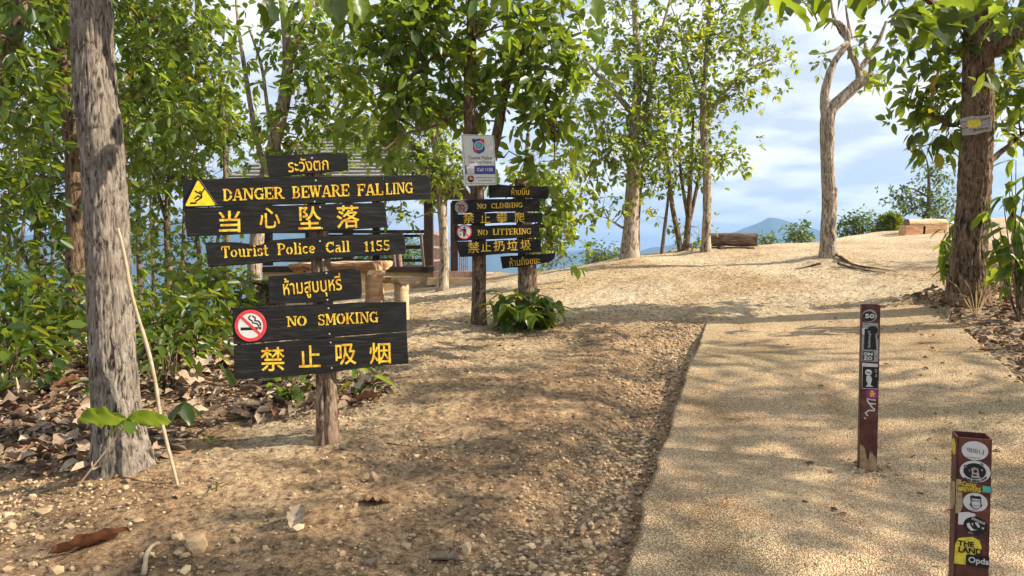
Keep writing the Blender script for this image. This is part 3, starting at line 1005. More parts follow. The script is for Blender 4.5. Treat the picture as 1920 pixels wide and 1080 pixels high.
# the other trunks of the left wood -----------------------------------------------
LW = "trees of the wood on the left slope"
DEFS = [
 dict(lb="tall brown trunk rising close behind the thick grey trunk", base=(142, 645, 7.6), Y=7.6,
      limbs=[[(142, 650, 0, 44), (144, 560, 0, 40), (146, 400, 0, 38), (140, 250, 0, 36), (122, 160, 0, 34), (112, 60, 0, 28), (108, -60, 0, 24), (110, -260, 0, 14)],
             [(118, 110, 0, 16), (140, 20, 0.1, 13), (150, -80, 0.2, 9)], [(122, 140, 0, 14), (90, 60, 0, 12), (98, 0, 0, 10)]],
      blobs=[(60, 60, 130, 130, 75), (300, 60, 110, 140, 75, 0.3), (60, 300, 120, 110, 42, 0.6), (280, 240, 110, 90, 50, .2), (200, -120, 260, 120, 60)], leaf='leaf', bark='bark_brown', L=0.155),
 dict(lb="dark twisted trunk at the left edge with a thick crooked limb", base=(-40, 690, 6.2), Y=6.2,
      limbs=[[(-40, 700, 0, 46), (-44, 500, 0, 40), (-40, 300, 0, 36), (-20, 160, 0, 32), (20, 95, 0, 28), (42, 40, 0, 22), (45, -60, 0, 18), (60, -200, 0, 10)],
             [(-30, 200, 0, 22), (-10, 120, 0.1, 16), (6, 60, .2, 10)]],
      blobs=[(10, 160, 90, 90, 40), (30, -40, 120, 80, 40), (-20, 330, 90, 80, 35, 0.4), (30, 440, 60, 50, 10, 0.4)], leaf='leaf_dark', bark='bark_dark', L=0.15),
 dict(lb="slim pale trunk leaning right just behind the danger board", base=(475, 578, 10.2), Y=10.2,
      limbs=[[(475, 585, 0, 30), (476, 520, 0, 28), (482, 440, 0, 26), (492, 360, 0, 25), (505, 300, 0, 25), (522, 240, 0, 26), (535, 180, 0, 24), (541, 120, 0, 20), (536, 60, 0, 15), (528, 0, 0, 12), (520, -80, 0, 8)],
             [(535, 180, 0, 16), (550, 110, 0.1, 13), (556, 60, 0, 11), (585, 10, 0.1, 10), (610, -60, .2, 6)],
             [(500, 330, 0, 12), (478, 250, 0, 10), (462, 150, .1, 9), (448, 60, .2, 7), (440, -30, .2, 4)],
             [(515, 270, 0, 9), (500, 200, 0, 7), (494, 130, 0, 6), (466, 50, 0, 4)]],
      blobs=[(600, 70, 80, 60, 45), (620, 170, 90, 65, 58), (590, 250, 100, 35, 34), (500, 130, 35, 60, 5), (540, 310, 60, 20, 8)], leaf='leaf', bark='bark_pale', L=0.17),
 dict(lb="yellowish green leafy tree between the grey trunk and the danger board", base=(318, 600, 11.5), Y=11.5,
      limbs=[[(318, 605, 0, 14), (316, 500, 0, 13), (312, 400, 0, 12), (320, 300, 0, 10), (340, 200, 0, 8), (355, 130, 0, 6)],
             [(314, 420, 0, 8), (290, 340, 0, 6), (280, 280, 0, 5)]],
      blobs=[(370, 200, 75, 60, 60), (330, 290, 100, 60, 80), (290, 400, 80, 60, 48), (400, 240, 55, 70, 40)], leaf='leaf_yellow', bark='bark_dark', L=0.14),
 dict(lb="thin dark tree with low crown left of the grey trunk", base=(65, 640, 9.5), Y=9.5,
      limbs=[[(64, 645, 0, 16), (66, 540, 0, 14), (70, 430, 0, 12), (80, 330, 0, 10), (84, 230, 0, 8)],
             [(68, 520, 0, 9), (40, 470, 0, 7), (20, 430, 0, 5), (0, 400, .1, 4)], [(66, 560, 0, 8), (90, 500, 0, 6), (60, 450, 0, 5)]],
      blobs=[(60, 370, 100, 60, 50), (110, 470, 80, 55, 38), (40, 250, 100, 70, 45)], leaf='leaf_dark', bark='bark_dark', L=0.15),
 dict(lb="slender straight tree in the gap left of the tourist police board", base=(245, 610, 12.5), Y=12.5,
      limbs=[[(262, 615, 0, 11), (262, 520, 0, 10), (258, 420, 0, 9), (262, 300, 0, 8), (270, 200, 0, 6)], [(262, 470, 0, 6), (285, 430, 0, 4), (300, 390, 0, 3)]],
      blobs=[(265, 330, 75, 60, 45), (250, 450, 65, 45, 22), (270, 180, 70, 80, 50)], leaf='leaf', bark='bark_dark', L=0.15),
 dict(lb="pair-stemmed young tree directly under the left end of the danger board", base=(350, 612, 10.8), Y=10.8,
      limbs=[[(378, 618, 0, 11), (380, 540, 0, 10), (372, 460, 0, 9), (360, 380, 0, 7), (345, 300, 0, 5)],
             [(380, 560, 0, 8), (400, 500, 0, 7), (410, 440, 0, 6), (420, 400, 0, 4)]],
      blobs=[(330, 470, 60, 40, 26), (400, 520, 50, 35, 22), (340, 560, 50, 35, 22)], leaf='leaf', bark='bark_dark', L=0.13),
 dict(lb="dark crowned tree high above the yellow warning triangle", base=(205, 650, 9.0), Y=9.0,
      limbs=[[(190, 650, 0, 18), (196, 560, 0, 17), (230, 300, 0, 15), (250, 150, 0, 12), (260, 0, 0, 9), (270, -120, 0, 6)], [(240, 220, 0, 9), (320, 150, 0, 6), (380, 100, 0, 4)]],
      blobs=[(345, 110, 75, 70, 55), (280, 20, 120, 70, 60), (240, 170, 60, 60, 30)], leaf='leaf_dark', bark='bark_dark', L=0.16),
 dict(lb="low spreading tree far down the slope between the left trunks", base=(120, 620, 14.5), Y=14.5,
      limbs=[[(30, 640, 0, 9), (34, 540, 0, 8), (40, 450, 0, 7), (50, 380, 0, 5)], [(34, 560, 0, 6), (70, 520, 0, 5), (110, 500, 0, 3)]],
      blobs=[(60, 520, 90, 45, 30), (150, 560, 80, 40, 22), (300, 520, 60, 35, 16)], leaf='leaf_far', bark='bark_dark', L=0.15),
]
for d in DEFS:
    px, py, Y = d['base']
    d['blobs'] = [(q[0], q[1], q[2], q[3], int(q[4] * (.62 if q[1] > 380 else .88))) + tuple(q[5:]) for q in d['blobs']]
    tree("tree", d['lb'], "tree", base_at(px, py, Y), d['limbs'], d['blobs'], d['Y'], M[d['leaf']], M[d['bark']], L=d['L'], per=12, spread=0.22, group=LW)
# bare thin trunks farther back
for k, (px, w, Y, top, lean) in enumerate([(178, 9, 13, 330, 6), (290, 8, 14, 360, -8), (342, 10, 12, 380, 4), (415, 8, 13, 330, 10), (428, 12, 11.5, 300, -6), (12, 9, 12, 300, 8), (100, 7, 14, 330, -4)]):
    lbs = ["thin bare trunk just right of the thick grey trunk", "thinnest bare trunk seen through the gap beside the leaning stick", "slim straight trunk below the left corner of the danger board",
           "thin dark trunk left of the thai no smoking board", "slim brown trunk close left of the pale leaning trunk", "thin bare trunk at the far left edge among dark leaves", "very thin trunk between the left edge and the brown trunk"]
    tree("tree", lbs[k], "tree", base_at(px, 620, Y), [[(px, 640, 0, w), (px + lean * .3, 500, 0, w * .9), (px + lean, top, 0, w * .6), (px + lean * 2, top - 150, 0, w * .35)]],
         [(px + lean, top - 60, 60, 60, 14)], Y, M['leaf_far'], M['bark_dark'], L=0.14, per=14, group=LW)

# trees round the pavilion and the second sign -------------------------------------
b = base_at(898, 607, 7.7)
T4 = tree("tree", "slender tree with warning boards and white police sign nailed to its trunk", "tree", b,
     [[(899, 612, 0, 34), (898, 590, 0, 28), (898, 500, 0, 27), (897, 400, 0, 26), (890, 300, 0, 26), (880, 230, 0, 24), (880, 150, 0, 22), (884, 80, 0, 20), (886, 0, 0, 18), (890, -120, 0, 12), (900, -240, 0, 6)],
      [(900, 345, 0.1, 20), (920, 300, 0.15, 20), (934, 250, .2, 19), (940, 200, .2, 18), (950, 150, .2, 17), (968, 100, .2, 15), (985, 70, .3, 13), (1010, 20, .3, 10), (1030, -60, .3, 6)],
      [(884, 110, 0, 9), (820, 100, -.1, 7), (760, 150, -.2, 5), (700, 180, -.3, 3)],
      [(880, 200, 0, 8), (820, 235, -.2, 6), (760, 250, -.3, 4), (715, 285, -.4, 3)],
      [(955, 140, 0.2, 8), (1010, 170, .1, 6), (1040, 230, 0, 4), (1040, 300, 0, 3)]],
     [(775, 60, 95, 60, 40), (850, 140, 90, 60, 26, .2), (760, 190, 80, 50, 22), (700, 110, 60, 50, 14), (980, 60, 90, 55, 28), (1040, 130, 70, 60, 24), (1040, 230, 50, 50, 16), (1010, 300, 40, 30, 6, .3), (880, 215, 50, 25, 7, .5), (720, 270, 40, 20, 5), (860, -60, 220, 60, 40)],
     7.7, M['leaf'], M['bark_brown'], L=0.19, per=12, spread=0.17, droop=0.3)
b = base_at(832, 532, 12.2)
tree("tree", "leaning light brown tree in front of the pavilion corner post", "tree", b,
     [[(826, 540, 0, 26), (834, 510, 0, 18), (832, 440, 0, 17), (828, 380, 0, 18), (822, 320, 0, 14), (812, 250, 0, 10), (800, 180, 0, 6)], [(826, 350, 0, 9), (800, 300, .1, 7), (770, 270, .1, 4)]],
     [(800, 310, 80, 40, 50), (740, 270, 70, 40, 30), (860, 320, 40, 50, 24), (790, 230, 80, 50, 38), (720, 350, 30, 25, 8), (740, 410, 30, 20, 7)], 12.2, M['leaf_yellow'], M['bark_pale'], L=0.15, per=14, spread=0.2)
# tree behind the second post
b = base_at(1000, 540, 10.5)
tree("tree", "small leafy tree behind the right ends of the littering boards", "tree", b,
     [[(1003, 548, 0, 14), (1000, 500, 0, 13), (990, 420, 0, 12), (985, 330, 0, 10), (990, 250, 0, 7)], [(994, 440, 0, 8), (1025, 400, 0, 5), (1050, 370, 0, 4)]],
     [(1040, 400, 45, 40, 30), (1035, 450, 35, 28, 16), (1000, 340, 60, 35, 24), (1060, 330, 35, 35, 8)], 10.5, M['leaf_yellow'], M['bark_brown'], L=0.16, per=12, spread=0.17)

RG = "trees standing along the plateau rim"
b = base_at(1180, 492, 13)
tree("tree", "tall straight pale trunk in the middle of the plateau rim", "tree", b,
     [[(1179, 500, 0, 46), (1181, 470, 0, 34), (1184, 400, 0, 27), (1187, 320, 0, 24), (1190, 240, 0, 20), (1195, 170, 0, 17), (1196, 100, 0, 14), (1190, 20, 0, 11), (1185, -80, 0, 7)],
      [(1188, 215, 0, 12), (1150, 170, 0, 9), (1115, 135, 0, 7), (1090, 100, 0, 4)], [(1188, 260, 0, 11), (1215, 200, 0, 10), (1222, 140, 0, 8), (1240, 60, 0, 6), (1262, -20, 0, 4)],
      [(1186, 430, 0, 7), (1165, 426, 0.1, 5), (1140, 410, .1, 3)]],
     [(1190, 110, 75, 60, 60), (1130, 200, 60, 50, 36), (1235, 200, 60, 55, 46), (1180, 280, 80, 45, 58), (1110, 310, 60, 50, 34), (1230, 290, 50, 35, 26), (1140, 385, 50, 28, 14), (1250, 80, 60, 60, 30), (1165, 20, 70, 50, 26), (1190, -70, 120, 50, 35)],
     13, M['leaf_yellow'], M['bark_pale'], L=0.145, per=16, spread=0.2, group=RG, dens=0.72)
b = base_at(1324, 470, 13.5)
tree("tree", "slimmer pale trunk beside the dark log, crown lit yellow green", "tree", b,
     [[(1323, 474, 0, 24), (1324, 450, 0, 17), (1326, 380, 0, 16), (1325, 310, 0, 15), (1318, 240, 0, 13), (1318, 180, 0, 11), (1325, 100, 0, 9), (1330, 20, 0, 7), (1335, -60, 0, 4)],
      [(1320, 230, 0, 8), (1360, 170, 0, 6), (1400, 130, 0, 4), (1450, 110, 0, 3)], [(1318, 200, 0, 7), (1290, 120, 0, 5), (1270, 40, 0, 4)]],
     [(1320, 60, 70, 60, 48), (1390, 60, 60, 60, 38), (1400, 160, 50, 36, 24), (1455, 105, 30, 22, 10), (1330, 200, 60, 60, 40), (1290, 160, 50, 60, 28), (1330, 290, 45, 40, 22), (1370, 310, 20, 30, 7), (1330, -40, 110, 50, 36)],
     13.5, M['leaf_yellow'], M['bark_pale'], L=0.14, per=15, spread=0.19, group=RG, dens=0.72)
b = base_at(1268, 478, 14)
tree("tree", "clump of thin curved brown stems between the two pale rim trunks", "tree", b,
     [[(1278, 480, 0, 12), (1272, 440, 0, 10), (1262, 400, 0, 9), (1256, 350, 0, 8), (1250, 290, 0, 5), (1240, 230, 0, 3)],
      [(1284, 476, 0, 13), (1290, 430, 0, 12), (1292, 380, 0, 10), (1296, 300, 0, 7), (1300, 220, 0, 4)],
      [(1292, 420, 0, 8), (1305, 360, 0, 7), (1316, 300, 0, 5), (1318, 240, 0, 3)],
      [(1290, 410, 0, 8), (1278, 340, 0, 6), (1272, 270, 0, 4)]],
     [(1265, 320, 50, 50, 26), (1300, 300, 45, 50, 26), (1240, 260, 40, 40, 18), (1300, 420, 30, 25, 6), (1300, 460, 22, 12, 7)], 14, M['leaf'], M['bark_brown'], L=0.13, per=9, spread=0.2, group=RG)
b = base_at(1240, 483, 14)
tree("tree", "single leaning dark bare stem left of the thin stem clump", "tree", b, [[(1238, 486, 0, 7), (1246, 430, 0, 7), (1252, 380, 0, 5), (1256, 330, 0, 3)]], [(1230, 400, 25, 12, 3)], 14, M['leaf'], M['bark_dark'], L=0.13, per=6, group=RG)
b = base_at(1198, 490, 13.6)
tree("tree", "thin brown secondary trunk hidden behind the middle pale trunk", "tree", b, [[(1196, 494, 0, 13), (1193, 440, 0, 12), (1196, 390, 0, 10), (1202, 330, 0, 8), (1215, 260, 0, 4)]], [(1220, 340, 30, 25, 10)], 13.6, M['leaf'], M['bark_brown'], L=0.14, per=12, group=RG)

# forked tree with few leaves
b = base_at(1555, 500, 11.5)
T9 = tree("tree", "nearly leafless forked pale tree standing alone on the sunny plateau", "tree", b,
     [[(1557, 506, 0, 52), (1555, 492, 0, 42), (1554, 470, 0, 32), (1553, 430, 0, 27), (1556, 380, 0, 27), (1553, 340, 0, 24), (1551, 290, 0, 23), (1551, 240, 0, 25), (1551, 222, 0, 26), (1556, 205, 0, 22), (1575, 188, 0, 21), (1600, 165, 0, 20), (1618, 148, 0, 20), (1636, 143, 0, 14)],
      [(1551, 232, 0, 16), (1546, 205, 0, 17), (1547, 170, 0, 16), (1555, 140, 0, 15), (1563, 118, 0, 12), (1575, 100, 0, 11), (1590, 82, 0, 12), (1592, 68, 0, 12), (1578, 45, 0, 10), (1560, 37, 0, 8), (1540, 35, 0, 5)],
      [(1612, 150, 0, 12), (1608, 122, 0, 11), (1595, 100, 0, 10), (1590, 75, 0, 9), (1575, 60, .1, 7), (1562, 30, .1, 6), (1558, 0, .1, 4)],
      [(1612, 130, 0, 11), (1628, 110, 0, 11), (1640, 90, 0, 10), (1650, 72, 0, 8), (1662, 40, 0, 5)],
      [(1590, 78, 0, 7), (1570, 92, -.2, 5), (1545, 100, -.3, 3.2), (1518, 102, -.4, 1.6)],
      [(1596, 72, 0, 8), (1590, 40, 0, 5), (1586, 10, 0, 3)],
      [(1632, 142, 0, 9), (1634, 120, 0, 8), (1624, 100, 0, 7), (1622, 80, 0, 5)],
      [(1557, 385, 0, 15), (1564, 365, -.05, 12), (1566, 352, -.05, 9)]],
     [(1562, 108, 20, 10, 3), (1640, 140, 22, 14, 6), (1618, 95, 25, 14, 3), (1625, 160, 12, 8, 2)], 11.5, M['leaf_yellow'], M['bark_pale'], L=0.17, per=5, spread=0.09, group=None, lowest=0.6, rough=0.007)
# surface roots of the forked tree
root_mb = MB()
for pts in ([(1575, 490), (1600, 498), (1635, 505), (1680, 511)], [(1570, 500), (1590, 503), (1625, 508), (1660, 512)], [(1540, 500), (1515, 503), (1490, 505)], [(1565, 480), (1582, 492), (1600, 502)]):
    P = []
    for k, (a, b_) in enumerate(pts):
        g = gpt(a, b_)
        P.append([g[0], g[1], g[2] + (0.004 if k else 0.05)])
    Q, r = resample(P, np.linspace(0.022, 0.004, len(P)), 14)
    root_mb.tube(Q, r, 6, jit=0.3)
root_mb.build("root", M['bark_brown'], T9, smooth=True)

# big brown tree on the right
b = base_at(1815, 582, 7.3)
T10 = tree("tree", "stout dark brown tree on the right with a small weathered notice", "tree", b,
     [[(1817, 602, 0, 98), (1816, 580, 0, 76), (1814, 560, 0, 72), (1815, 500, 0, 64), (1820, 440, 0, 57), (1826, 380, 0, 57), (1830, 300, 0, 55), (1833, 220, 0, 52), (1834, 140, 0, 51), (1834, 60, 0, 48), (1832, -30, 0, 46), (1828, -180, 0, 38), (1820, -400, 0, 26), (1810, -620, 0, 14)],
      [(1838, 108, 0, 26), (1862, 95, -.1, 30), (1890, 80, -.2, 28), (1925, 52, -.3, 26), (1990, -10, -.5, 22), (2090, -120, -.8, 14)],
      [(1834, 60, 0, 14), (1780, 20, -.5, 12), (1700, -20, -1.0, 10), (1600, -40, -1.5, 8), (1500, -40, -2.0, 5)],
      [(1832, 200, 0.1, 12), (1790, 240, .3, 9), (1740, 210, .5, 6), (1690, 190, .6, 4)],
      [(1836, 330, 0.1, 12), (1870, 290, .3, 9), (1920, 250, .5, 7), (1960, 210, .6, 5)],
      [(1826, -100, 0, 22), (1700, -220, .2, 14), (1560, -300, .4, 8)],
      [(1826, -140, 0, 22), (1980, -280, -.2, 16), (2150, -360, -.4, 9)]],
     [(1770, 150, 45, 50, 14, .4), (1735, 205, 45, 22, 9, .5), (1760, 245, 35, 25, 6, .5), (1730, 70, 70, 40, 14, 0.2), (1885, 150, 40, 60, 14, .4), (1895, 230, 35, 60, 9, .5), (1890, 40, 50, 40, 12), (1600, -70, 150, 40, 22, -.6), (1850, -70, 180, 50, 18), (1950, -300, 260, 150, 14), (2080, -150, 140, 150, 16, -.5)],
     7.3, M['leaf_dark'], M['bark_brown'], L=0.20, per=11, spread=0.18, rough=0.016, droop=0.35)
# ------------------------------------------------------------------ big single leaves
def big_leaf(name='leaf', L=0.25, W=0.12, curl=0.3, fold=0.25, wav=0.02, holes=0, n=10, seed=0, thick=0.0):
    """one leaf along +X from the origin with midrib fold, wavy uneven margin and droop"""
    rs = np.random.RandomState(seed)
    V, Fc = [], []
    t = np.linspace(0, 1, n + 1)
    w = np.sin(np.pi * np.clip(t, 0.02, 0.985) ** 0.85) ** 0.8 * W / 2
    for k in range(n + 1):
        x = t[k] * L
        z0 = -curl * L * t[k] ** 2
        for s, q in ((-1, 1), (-1, 0.5), (0, 0), (1, 0.5), (1, 1)):
            ww = w[k] * q * (1 + 0.12 * rs.randn() * (q == 1))
            V.append((x + (0.3 * w[k] * q), s * ww, z0 + fold * ww + (wav * rs.randn() * 0.6 + wav * math.sin(k * 1.9 + s)) * q))
    for k in range(n):
        for j in range(4):
            if holes and rs.rand() < holes and 0 < k < n - 1 and j in (0, 3):
                continue
            a = k * 5 + j
            Fc.append((a, a + 1, a + 6, a + 5))
    m = mesh_np(name, V, Fc, True, np.full(len(V), rs.rand() * 0.8))
    return m


def place(m, mt, pos, yaw, pitch, roll, parent=None, name='leaf', scale=1.0):
    o = bpy.data.objects.new(name, m)
    if len(m.materials) == 0:
        m.materials.append(mt)
    COL.objects.link(o)
    if parent is not None:
        o.parent = parent
        pos = np.array(pos) - np.array(parent['_loc'])
    o.location = tuple(float(c) for c in pos)
    o.rotation_euler = Matrix.Rotation(yaw, 3, 'Z').to_4x4().to_euler()
    Mx = Matrix.Rotation(yaw, 4, 'Z') @ Matrix.Rotation(-pitch, 4, 'Y') @ Matrix.Rotation(roll, 4, 'X')
    o.rotation_euler = Mx.to_euler()
    o.scale = (scale,) * 3
    return o


BL = [big_leaf(L=0.30, W=0.17, curl=0.25, fold=0.2, wav=0.008, holes=h, seed=s) for s, h in ((1, 0), (2, 0.08), (3, 0.12), (4, 0))]
for mm, k in zip(BL, ('leaf_dark', 'leaf_dark', 'leaf', 'leaf_yellow')):
    mm.materials.append(M[k])

# overhanging large leaves at the top right belong to the stout brown tree
rs = np.random.RandomState(5)
for (px, py, Y, n, sx, sy) in [(1450, -8, 5.2, 5, 25, 10), (1510, -8, 5.2, 5, 30, 10), (1570, -32, 5.2, 2, 25, 6), (1655, -8, 5.4, 3, 25, 10), (1700, 20, 5.5, 9, 40, 22), (1740, 30, 5.7, 9, 40, 30), (1640, -35, 5.3, 3, 40, 8), (1780, 20, 5.9, 6, 40, 30), (1880, 15, 6.3, 7, 40, 20)]:
    for k in range(n):
        p = at(px + rs.uniform(-sx, sx), py + rs.uniform(-sy, sy), Y + rs.uniform(-0.3, 0.3))
        place(BL[rs.choice([0, 0, 1, 1, 2, 3], p=[.2, .2, .2, .15, .15, .1])], None, p, rs.uniform(0, 6.28), rs.uniform(-1.2, 0.1), rs.uniform(-0.6, 0.6), T10, scale=rs.uniform(0.6, 1.0))
# and at the top centre hang leaves of the grey trunk's branch
for (px, py, Y, n, sx, sy) in [(500, -5, 3.7, 4, 20, 8), (540, -6, 3.7, 4, 25, 10), (600, -12, 3.7, 4, 25, 10), (650, -12, 3.8, 3, 20, 10), (960, -10, 4.2, 3, 20, 8), (1130, -15, 4.4, 1, 15, 5)]:
    for k in range(n):
        p = at(px + rs.uniform(-sx, sx), py + rs.uniform(-sy, sy), Y + rs.uniform(-0.2, 0.2))
        place(BL[rs.randint(0, 3)], None, p, rs.uniform(0, 6.28), rs.uniform(-1.5, -0.9), rs.uniform(-0.6, 0.6), T1, scale=rs.uniform(0.4, 0.6))
twg = MB()
Pq = [np.array([T10.location[0], T10.location[1], 4.6]), at(1800, -90, 6.6), at(1700, -30, 5.6), at(1600, -25, 5.3), at(1450, -12, 5.2)]
Q, r = resample(Pq, [0.05, 0.04, 0.03, 0.02, 0.008], 24)
twg.tube(Q, r, 7).build("branch", M['bark_brown'], T10, smooth=True)
twg = MB()
Q, r = resample([at(170, -500, 3.85), at(400, -140, 3.7), at(560, -50, 3.7), at(700, -40, 3.9), at(960, -30, 4.2), at(1130, -25, 4.4)], [0.05, 0.03, 0.02, 0.015, 0.01, 0.006], 30)
twg.tube(Q, r, 7).build("branch", M['bark_grey'], T1, smooth=True)

# ------------------------------------------------------------------ shrubs and saplings
def shrub(name, label, cat, px, py, Y, blobs, leafm, L=0.14, per=12, spread=0.12, group=None, stems=6, bark='bark_brown', droop=0.35, aspect=0.42):
    b = base_at(px, py, Y)
    b[2] -= 0.02
    t = thing(name, label, cat, b, group)
    C = np.concatenate([px_blob(a, c, Y + (e[0] if e else 0), rx, ry, n) for a, c, rx, ry, n, *e in blobs])
    sm = MB()
    for k in range(min(stems, len(C))):
        c = C[k]
        a = b + np.array([RS.uniform(-.05, .05), RS.uniform(-.05, .05), -0.02])
        mid = a + (c - a) * 0.5 + np.array([RS.uniform(-.05, .05), RS.uniform(-.05, .05), 0.06])
        sm.tube([a, mid, c], [0.009, 0.006, 0.003], 5)
    for k in range(stems, len(C)):
        j = RS.randint(0, min(stems, len(C)))
        a = b + (C[j] - b) * RS.uniform(0.35, 0.9)
        sm.tube([a, (a + C[k]) / 2 + RS.randn(3) * 0.03, C[k]], [0.005, 0.004, 0.002], 4)
    sm.build("stem", M[bark], t, smooth=True)
    n = len(C) * per
    CC = np.repeat(C, per, 0)
    o_ = RS.randn(n, 3) * spread * np.array([1, 1, .6])
    Dd = o_ / spread + 0.6 * RS.randn(n, 3) + np.array([0, 0, -0.1])
    rv = np.clip(np.repeat(RS.rand(len(C)), per) * 0.5 + RS.rand(n) * 0.5, 0, 0.98)
    V, Fc, rv = leaf_mesh_data(CC + o_, Dd, L * (0.6 + 0.7 * RS.rand(n)), aspect=aspect, droop=droop, rnd=rv)
    # keep leaves above the earth
    g = height(V[:, 0], V[:, 1], False)
    V[:, 2] = np.maximum(V[:, 2], g + 0.01)
    kind(link("foliage", mesh_np("foliage", V - b, Fc, True, rv), M[leafm], t), 'stuff')
    return t


SG = "shrubs of the undergrowth on the left"
SH = [
 ("dense dark green shrub at the left edge under the dark limb", 20, 640, 6.6, [(20, 570, 60, 40, 11), (50, 620, 50, 28, 9)], 'leaf_dark', .14),
 ("low dark shrub in front of the left edge trees", 10, 690, 5.6, [(10, 650, 50, 25, 9)], 'leaf_dark', .15),
 ("leafy shrub touching the left side of the thick grey trunk", 110, 640, 6.4, [(110, 560, 40, 45, 12), (90, 600, 50, 30, 7)], 'leaf_dark', .13),
 ("dark shrub right behind the leaning stick", 300, 640, 6.2, [(300, 610, 50, 30, 10), (290, 550, 40, 30, 5)], 'leaf_dark', .13),
 ("broad shrub left of the no smoking board", 380, 650, 6.4, [(370, 610, 55, 30, 12), (400, 570, 40, 30, 7)], 'leaf_dark', .13),
 ("low shrub spreading over the leaf litter near the grey trunk", 310, 690, 5.4, [(310, 655, 50, 16, 7)], 'leaf_dark', .12),
 ("bright shrub under the left end of the tourist police board", 380, 560, 8.5, [(390, 515, 40, 30, 9), (360, 550, 45, 25, 7)], 'leaf_yellow', .14),
 ("mid green shrub between the pale trunk and the thai board", 430, 600, 8.5, [(430, 545, 35, 35, 12), (450, 580, 30, 20, 6)], 'leaf', .14),
 ("light shrub far back in the left gap", 190, 600, 10, [(190, 540, 50, 36, 8), (250, 570, 45, 30, 7), (100, 550, 60, 30, 8)], 'leaf', .14),
 ("small yellow leaved plant in a sun patch left of the grey trunk", 120, 640, 7.4, [(110, 622, 45, 12, 7), (90, 612, 30, 8, 4)], 'leaf_yellow', .10),
 ("dark green shrub on the slope behind the dark left trunks", 60, 600, 9.0, [(50, 540, 60, 30, 9), (120, 590, 45, 22, 7)], 'leaf_dark', .14),
]
for lb, px, py, Y, bl, lf, LL in SH:
    shrub("shrub", lb, "shrub", px, py, Y, bl, lf, L=LL, group=SG, spread=0.15)
shrub("shrub", "weak green seedling leaves below the no smoking boards, left of the post", "shrub", 545, 738, 5.1, [(540, 715, 28, 12, 4), (520, 720, 12, 8, 1)], 'leaf', L=.13, per=6, spread=.06)
shrub("shrub", "small green sprout right of the sign post foot", "shrub", 672, 728, 5.3, [(680, 708, 24, 14, 4)], 'leaf_yellow', L=.13, per=6, spread=.06)
# plants beyond the rim
RIM = "shrubs beyond the rim of the plateau"
RH = [
 ("airy pale shrub right of the second sign at the rim", 1010, 505, 15, [(1060, 462, 40, 28, 10), (1030, 485, 40, 18, 10)], 'leaf_far', .09, 8, .2),
 ("rounded green shrub left of the middle pale trunk", 1120, 498, 17, [(1125, 478, 30, 20, 22), (1150, 488, 22, 12, 14), (1115, 490, 20, 10, 8)], 'leaf_far', .12, 12, .15),
 ("low green shrub right of the dark log", 1437, 462, 19, [(1437, 450, 16, 12, 12)], 'leaf_far', .12, 12, .12),
 ("upright narrow shrub between the dark log and the forked tree", 1498, 462, 19, [(1498, 432, 16, 24, 18), (1500, 450, 20, 8, 8)], 'leaf_far', .14, 10, .12),
 ("wide leafy shrub right behind the forked trunk", 1600, 450, 20, [(1610, 415, 32, 18, 26), (1580, 432, 20, 14, 14), (1640, 430, 25, 14, 14)], 'leaf_far', .14, 11, .13),
 ("low shrub at the right of the dark log's far end", 1350, 455, 19, [(1340, 462, 12, 8, 4)], 'leaf_far', .1, 9, .1),
 ("pale shrub below the pavilion rail", 745, 500, 24, [(760, 470, 50, 22, 34), (720, 480, 40, 18, 20)], 'leaf_far', .2, 12, .3),
 ("green shrub behind the log table", 640, 510, 24, [(650, 480, 60, 25, 30), (590, 500, 50, 20, 20)], 'leaf_far', .2, 12, .3),
]
for lb, px, py, Y, bl, lf, LL, per, spd in RH:
    shrub("shrub", lb, "shrub", px, py, Y, bl, lf, L=LL, per=per, spread=spd, group=RIM)
# young conifer
b = base_at(1668, 445, 20)
t = thing("pine_sapling", "young bright green pine beyond the rim left of the orange log", "tree", b, None)
sm = MB().tube([b - [0, 0, .2], at(1667, 420, 20), at(1668, 396, 20)], [.03, .02, .008], 6); sm.build("trunk", M['bark_brown'], t)
C = px_blob(1668, 422, 20, 20, 22, 110)
n = len(C) * 22
CC = np.repeat(C, 22, 0)
Dd = RS.randn(n, 3) + np.array([0, 0, .5])
V, Fc, rv = leaf_mesh_data(CC, Dd, 0.17 * (0.7 + 0.5 * RS.rand(n)), aspect=0.06, droop=0.1)
kind(link("needles", mesh_np("needles", V - b, Fc, True, rv), M['leaf'], t), 'stuff')
# small skyline tree
b = base_at(1742, 430, 22)
tree("tree", "small sparse tree on the skyline above the orange log", "tree", b,
     [[(1740, 430, 0, 9), (1741, 390, 0, 7), (1742, 350, 0, 6), (1741, 310, 0, 3), (1735, 292, 0, 2)], [(1741, 370, 0, 4), (1715, 355, 0, 3), (1690, 350, 0, 2)], [(1741, 335, 0, 3), (1755, 315, 0, 2), (1765, 295, 0, 1.5)]],
     [(1702, 372, 32, 18, 40), (1768, 385, 30, 20, 36), (1760, 322, 22, 20, 20), (1735, 392, 34, 10, 26), (1745, 350, 25, 20, 16)], 22, M['leaf_far'], M['bark_dark'], L=0.14, per=11, spread=0.2)

